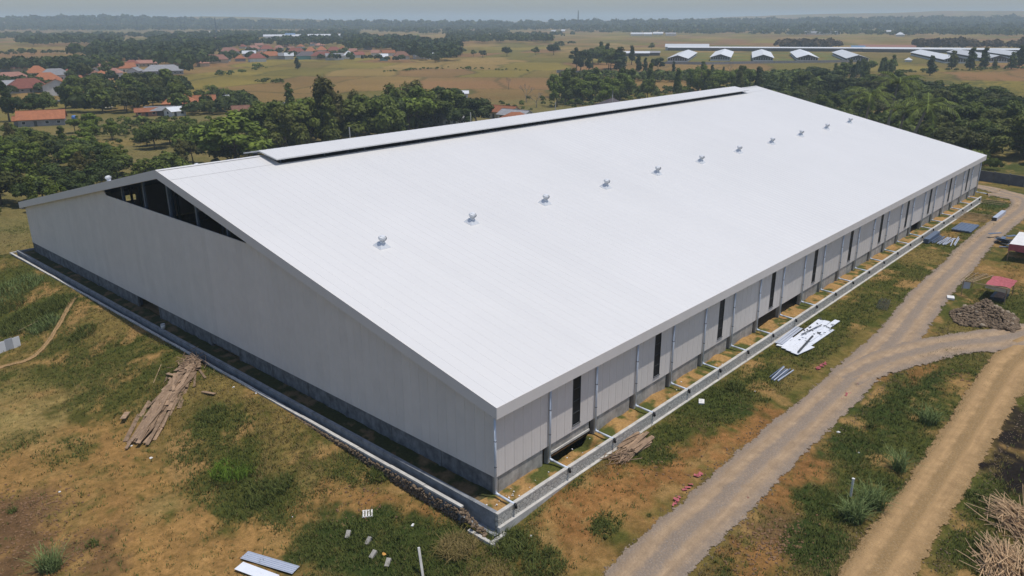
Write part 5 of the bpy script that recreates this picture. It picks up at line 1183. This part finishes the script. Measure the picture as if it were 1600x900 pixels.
# small dark scrap and grid by the track
q = at(1380, 478); o = thing('wire_mesh', 'dark bundle of wire mesh on the grass verge of the track', 'wire mesh', (q.x, q.y, q.z+.1), .2)
for i in range(9): part('wire', MB().beam((-2, -.6+.15*i, .05+.1*(i % 3)), (2, -.6+.15*i, .12+.1*((i+1) % 3)), .03, .03), M_frame, o)
for i in range(9): part('wire', MB().beam((-2+.5*i, -.65, .1), (-2+.5*i, .65, .2), .03, .03), M_frame, o)

# ------------------------------------------------------------------ plants of the yard
def blades(rs, n, h, spread, wid, arch=.5):
    """grass or reed clump as curved blades, 3 quads each; returns V, F, tint"""
    az = rs.random(n)*6.283; r0 = spread*rs.random(n)**.5*.5; b0 = rs.random(n)*6.283; hh = h*(.3+.75*rs.random(n)**.7); ar = arch*(.2+1.3*rs.random(n))
    V = []; 
    hd = np.c_[np.cos(az), np.sin(az)]; sd = np.c_[-np.sin(az), np.cos(az)]; base = np.c_[r0*np.cos(b0), r0*np.sin(b0)]
    for k in range(4):
        q = k/3; xy = base+hd*(ar*hh*q*q)[:, None]; z = hh*(q-.35*ar*q*q); w = wid*(1-q*.85)
        V.append(np.c_[xy-sd*w, z]); V.append(np.c_[xy+sd*w, z])
    V = np.stack(V, 1).reshape(-1, 3); F = []
    i0 = np.arange(n)*8
    for k in range(3): F.append(np.stack([i0+2*k, i0+2*k+1, i0+2*k+3, i0+2*k+2], 1))
    return V, np.concatenate(F), np.repeat(rs.random(n), 8)
def grassmat(name, lo, hi):
    t = NT(name); a = t.attr('tint'); c = t.mix(a, lo, hi); t.col(c); return t.out(.7, 0, .15)
MG_green = grassmat('grass_green', (.045, .065, .014), (.14, .155, .038)); MG_dry = grassmat('grass_dry', (.12, .10, .03), (.30, .22, .09)); MG_reed = grassmat('reed_green', (.07, .11, .03), (.22, .27, .10)); MG_lush = grassmat('grass_bright', (.05, .09, .012), (.15, .235, .025))
rs = np.random.RandomState(11)
for px, py, h, sp, n, m, lb in ((1335,812,1.9,1.3,260,MG_reed,'big pale-tipped reed clump below the white marker post'),(1362,790,2.0,1.6,300,MG_reed,'wide green reed clump right of the white marker post'),(1405,735,1.9,1.0,160,MG_reed,'slim yellowish reed clump by the sandy track'),(1450,660,1.8,1.5,200,MG_reed,'light green reedy bush in the middle of the wedge'),
        (1360,668,.9,.6,60,MG_green,'small bluish weed alone in the dark grass wedge'),(1148,606,.8,1.9,320,MG_green,'low round leafy bush below the long wall'),(1190,625,.4,1.0,60,MG_green,'flat little weed right of the leafy bush'),(80,890,2.0,1.4,220,MG_reed,'tall reed clump at the bottom left corner'),(20,800,.5,.7,90,MG_green,'dark weed patch on the reddish soil, upper left'),
        (145,852,.5,1.0,120,MG_green,'dark weed right of the tall bottom left reeds'),(830,785,.8,2.2,300,MG_green,'grass hummock right of the wall corner'),(940,820,.35,.9,120,MG_green,'small green tuft on the reddish soil before the track'),(1014,806,.3,.35,40,MG_green,'tiny dark plant near the left verge of the track'),
        (585,840,.9,.3,14,MG_reed,'thin pale seedling among the concrete blocks'),(205,250,2,.5,1,MG_reed,None)):
    if lb is None: continue
    q = at(px, py); V, Fq, T = blades(rs, n, h, sp, .035 if h > 1 else .03, .7)
    tag(link('reed_clump' if h > 1.5 else 'weed_clump', np_mesh('clump', V, Fq, m, False, {'tint': T}), None, (q.x, q.y, q.z-.05)), lb, 'reeds' if h > 1.5 else 'weed')
V, Fq, T = blades(rs, 900, .7, 3.6, .03, .8); q = at(365, 735); tag(link('grass_patch', np_mesh('grass_patch', V, Fq, MG_lush, False, {'tint': T}), None, (q.x, q.y, q.z-.05)), 'bright lime green tuft of grass on the slope below the plank heap', 'grass tuft')
def scatter(name, n, mat_, h, wid, nb, fn, label, seed, near=True, regions=None):
    rs = np.random.RandomState(seed); P = []
    tot = 0
    while tot < n:
        # sample by bearing and distance from the yard's middle so that density falls off far away
        a = rs.random(6000)*2.0-.25; d = 25+150*rs.random(6000)**1.6
        x = CP[0]+d*np.cos(a); y = CP[1]+d*np.sin(a)
        ok = ~((x > -2.75) & (x < L+4) & (y > -2.5) & (y < Wd+3)) & (rs.random(6000) < fn(x, y))
        for (y0, y1, xa, xb) in ((-14.6, -8.2, -40, 140), (-25.6, -21.8, -40, 110)): ok &= ~((y > y0) & (y < y1) & (x > xa) & (x < xb) & (x < 141))
        P.append(np.c_[x[ok], y[ok]]); tot += ok.sum()
    P = np.concatenate(P)[:n]; m = len(P); z = ground_z(P[:, 0], P[:, 1])
    az = rs.random((m, nb))*6.283; hh = h*(.5+.9*rs.random((m, nb)))*(.6+.8*fb(P[:, 0], P[:, 1], 2.5, 7))[:, None]; ar = .35+.7*rs.random((m, nb))
    bx = P[:, 0][:, None]+rs.normal(size=(m, nb))*.10; by_ = P[:, 1][:, None]+rs.normal(size=(m, nb))*.10; bz = np.repeat(z[:, None], nb, 1)-.03
    sx, sy = -np.sin(az)*wid, np.cos(az)*wid
    A = np.stack([bx-sx, by_-sy, bz], -1); B = np.stack([bx+sx, by_+sy, bz], -1); C_ = np.stack([bx+np.cos(az)*hh*ar, by_+np.sin(az)*hh*ar, bz+hh], -1)
    V = np.stack([A, B, C_], 2).reshape(-1, 3); T = np.repeat(np.clip(rs.random(m*nb)*.7+.3*rs.random(m).repeat(nb), 0, 1), 3)
    tag(link(name, np_mesh(name, V, np.arange(len(V)).reshape(-1, 3), mat_, False, {'tint': T})), kind='stuff', label=label)
def dens(kinds):
    def f(x, y):
        g, soil, n1, n2, n3, n4 = near_masks(x, y); v = (g if 'green' in kinds else 1-g)*(1-soil)**2*.7
        for X_, Y_, rx, ry, k, st in PATCH:
            w = ss(1.15, .6, np.hypot((x-X_)/rx, (y-Y_)/ry))*st
            v = v*(1-w)+w*(1. if k in kinds else 0.04)
        return np.clip(v*ss(.25, .55, n3+.15), 0, 1)
    return f
scatter('green_grass', 80000, MG_green, .22, .035, 5, dens(('green', 'lush')), 'short green grass of the yard', 1)
scatter('dry_grass', 70000, MG_dry, .20, .03, 5, dens(('dry',)), 'dry straw-coloured grass of the yard', 2)
# straw tufts by the front corner
V, Fq, T = blades(rs, 700, .9, 2.6, .025, 1.0); q = at(715, 858); tag(link('straw_tuft', np_mesh('straw_tuft', V, Fq, MG_dry, False, {'tint': T}), None, (q.x, q.y, q.z)), 'yellow straw tuft in front of the wall corner', 'straw')
for k_, (px, py, h, sp, n, m) in enumerate(((45,500,1.0,7,1400,MG_green),(90,475,.8,5,900,MG_green),(25,450,1.0,7,900,MG_reed),(70,510,1.1,3.5,500,MG_reed),(15,480,.9,4,500,MG_green),(130,520,.7,3,500,MG_green),(410,775,.7,3,500,MG_green),(440,760,.8,2,260,MG_green),(590,745,.8,1.8,300,MG_green),(700,770,.8,2.0,260,MG_green),(330,650,.7,3,400,MG_green),(1550,860,.7,2.5,400,MG_green),(1530,780,.6,2.0,300,MG_green),(790,850,.8,3,500,MG_green),(850,880,.7,3,400,MG_green))):
    q = at(px, py); V, Fq, T = blades(rs, n, h, sp, .035, .7); V[:, 2] += np.repeat(ground_z(V[::8, 0]+q.x, V[::8, 1]+q.y)-q.z, 8)
    tag(link('tall_grass', np_mesh('tall_grass', V, Fq, m, False, {'tint': T}), None, (q.x, q.y, q.z-.05)), kind='stuff', label='taller tussocks of grass on the slope')
b = MB(); M_clod = simple('earth_clods', (.20, .12, .065), .95, 0, .1, .3, 3, .3)
for px, py, r, n in ((20,800,3,260),(40,850,3,260),(110,870,2.2,160),(70,790,2,120),(1215,840,2.2,220),(1195,870,2.2,160),(560,790,2.2,60),(1050,730,3,60),(1490,590,2,60)):
    q = at(px, py)
    for i in range(n): x, y = q.x+R.gauss(0, r*.6), q.y+R.gauss(0, r*.6); b.rock((x, y, gz(x, y)+.02), R.uniform(.03, .13)**1.0, R, .7)
tag(link('clods', b.mesh('clods', M_clod)), kind='stuff', label='loose clods of brown earth')
# pebbles beside and on the tracks
b = MB()
for i in range(3200):
    k = i % 3
    if k == 0: x = R.uniform(-5, 60); y = -12.6+.05*x*(x < 25)-8.9*0+R.choice((-2.3, 2.2))+R.gauss(0, .35)
    elif k == 1: x = R.uniform(5, 65); y = -23.8+R.choice((-2.1, 2.2))+R.gauss(0, .4)
    else: x = R.uniform(-5, 100); y = -11.3+R.gauss(0, .6)
    b.rock((x, y, gz(x, y)+.05), R.uniform(.03, .075), R, .6)
tag(link('pebbles', b.mesh('pebbles', M_stone)), kind='stuff', label='loose pebbles on and beside the tracks')

# ------------------------------------------------------------------ which one is which
ORD = ['', 'second ', 'third ', 'fourth ', 'fifth ', 'sixth ', 'seventh ', 'eighth ']
def screen(o):
    d = np.array(o.location)-CP; z = d@F_; return 800+FPX*(d@R2)/z, 450-FPX*(d@U2)/z
by_label = {}
for o in COL.objects:
    if o.parent is None and o.get('category') and o.get('label'): by_label.setdefault(o['label'], []).append(o)
for lb, os_ in by_label.items():
    if len(os_) < 2: continue
    pts = sorted(((screen(o), o) for o in os_), key=lambda t: -t[0][1])
    nb = max(1, math.ceil(len(pts)/13)); per = math.ceil(len(pts)/nb)
    names = {1: [''], 2: ['front ', 'back '], 3: ['front ', 'middle ', 'back ']}.get(nb) or ['nearest ']+[ORD[i] for i in range(1, nb-1)]+['farthest ']
    short = ' '.join(lb.split()[:9]) if len(lb.split()) > 9 else lb
    for i in range(nb):
        row = sorted(pts[i*per:(i+1)*per], key=lambda t: t[0][0]); n = len(row)
        for j, (_, o) in enumerate(row):
            k = min(j, n-1-j); side = 'leftmost' if j <= n-1-j else 'rightmost'
            q = side if k == 0 else ORD[k]+'from the '+side[:-4]
            o['label'] = short+', '+q+((' in the '+names[i]+'row') if nb > 1 else '')
            if not o.get('group'): o['group'] = short

# ------------------------------------------------------------------ air
if HAZE > 0:
    hb = MB().box(-700, -9500, -75, 16500, 16500, 95); ht = bpy.data.materials.new('haze'); ht.use_nodes = True
    nn = ht.node_tree.nodes; nn.remove(nn['Principled BSDF']); pv = nn.new('ShaderNodeVolumePrincipled')
    pv.inputs['Color'].default_value = (.73, .89, 1, 1); pv.inputs['Density'].default_value = HAZE; pv.inputs['Anisotropy'].default_value = 0.0
    ht.node_tree.links.new(pv.outputs[0], nn['Material Output'].inputs['Volume'])
    tag(link('haze', hb.mesh('haze', ht)), kind='stuff', label='pale bluish haze')
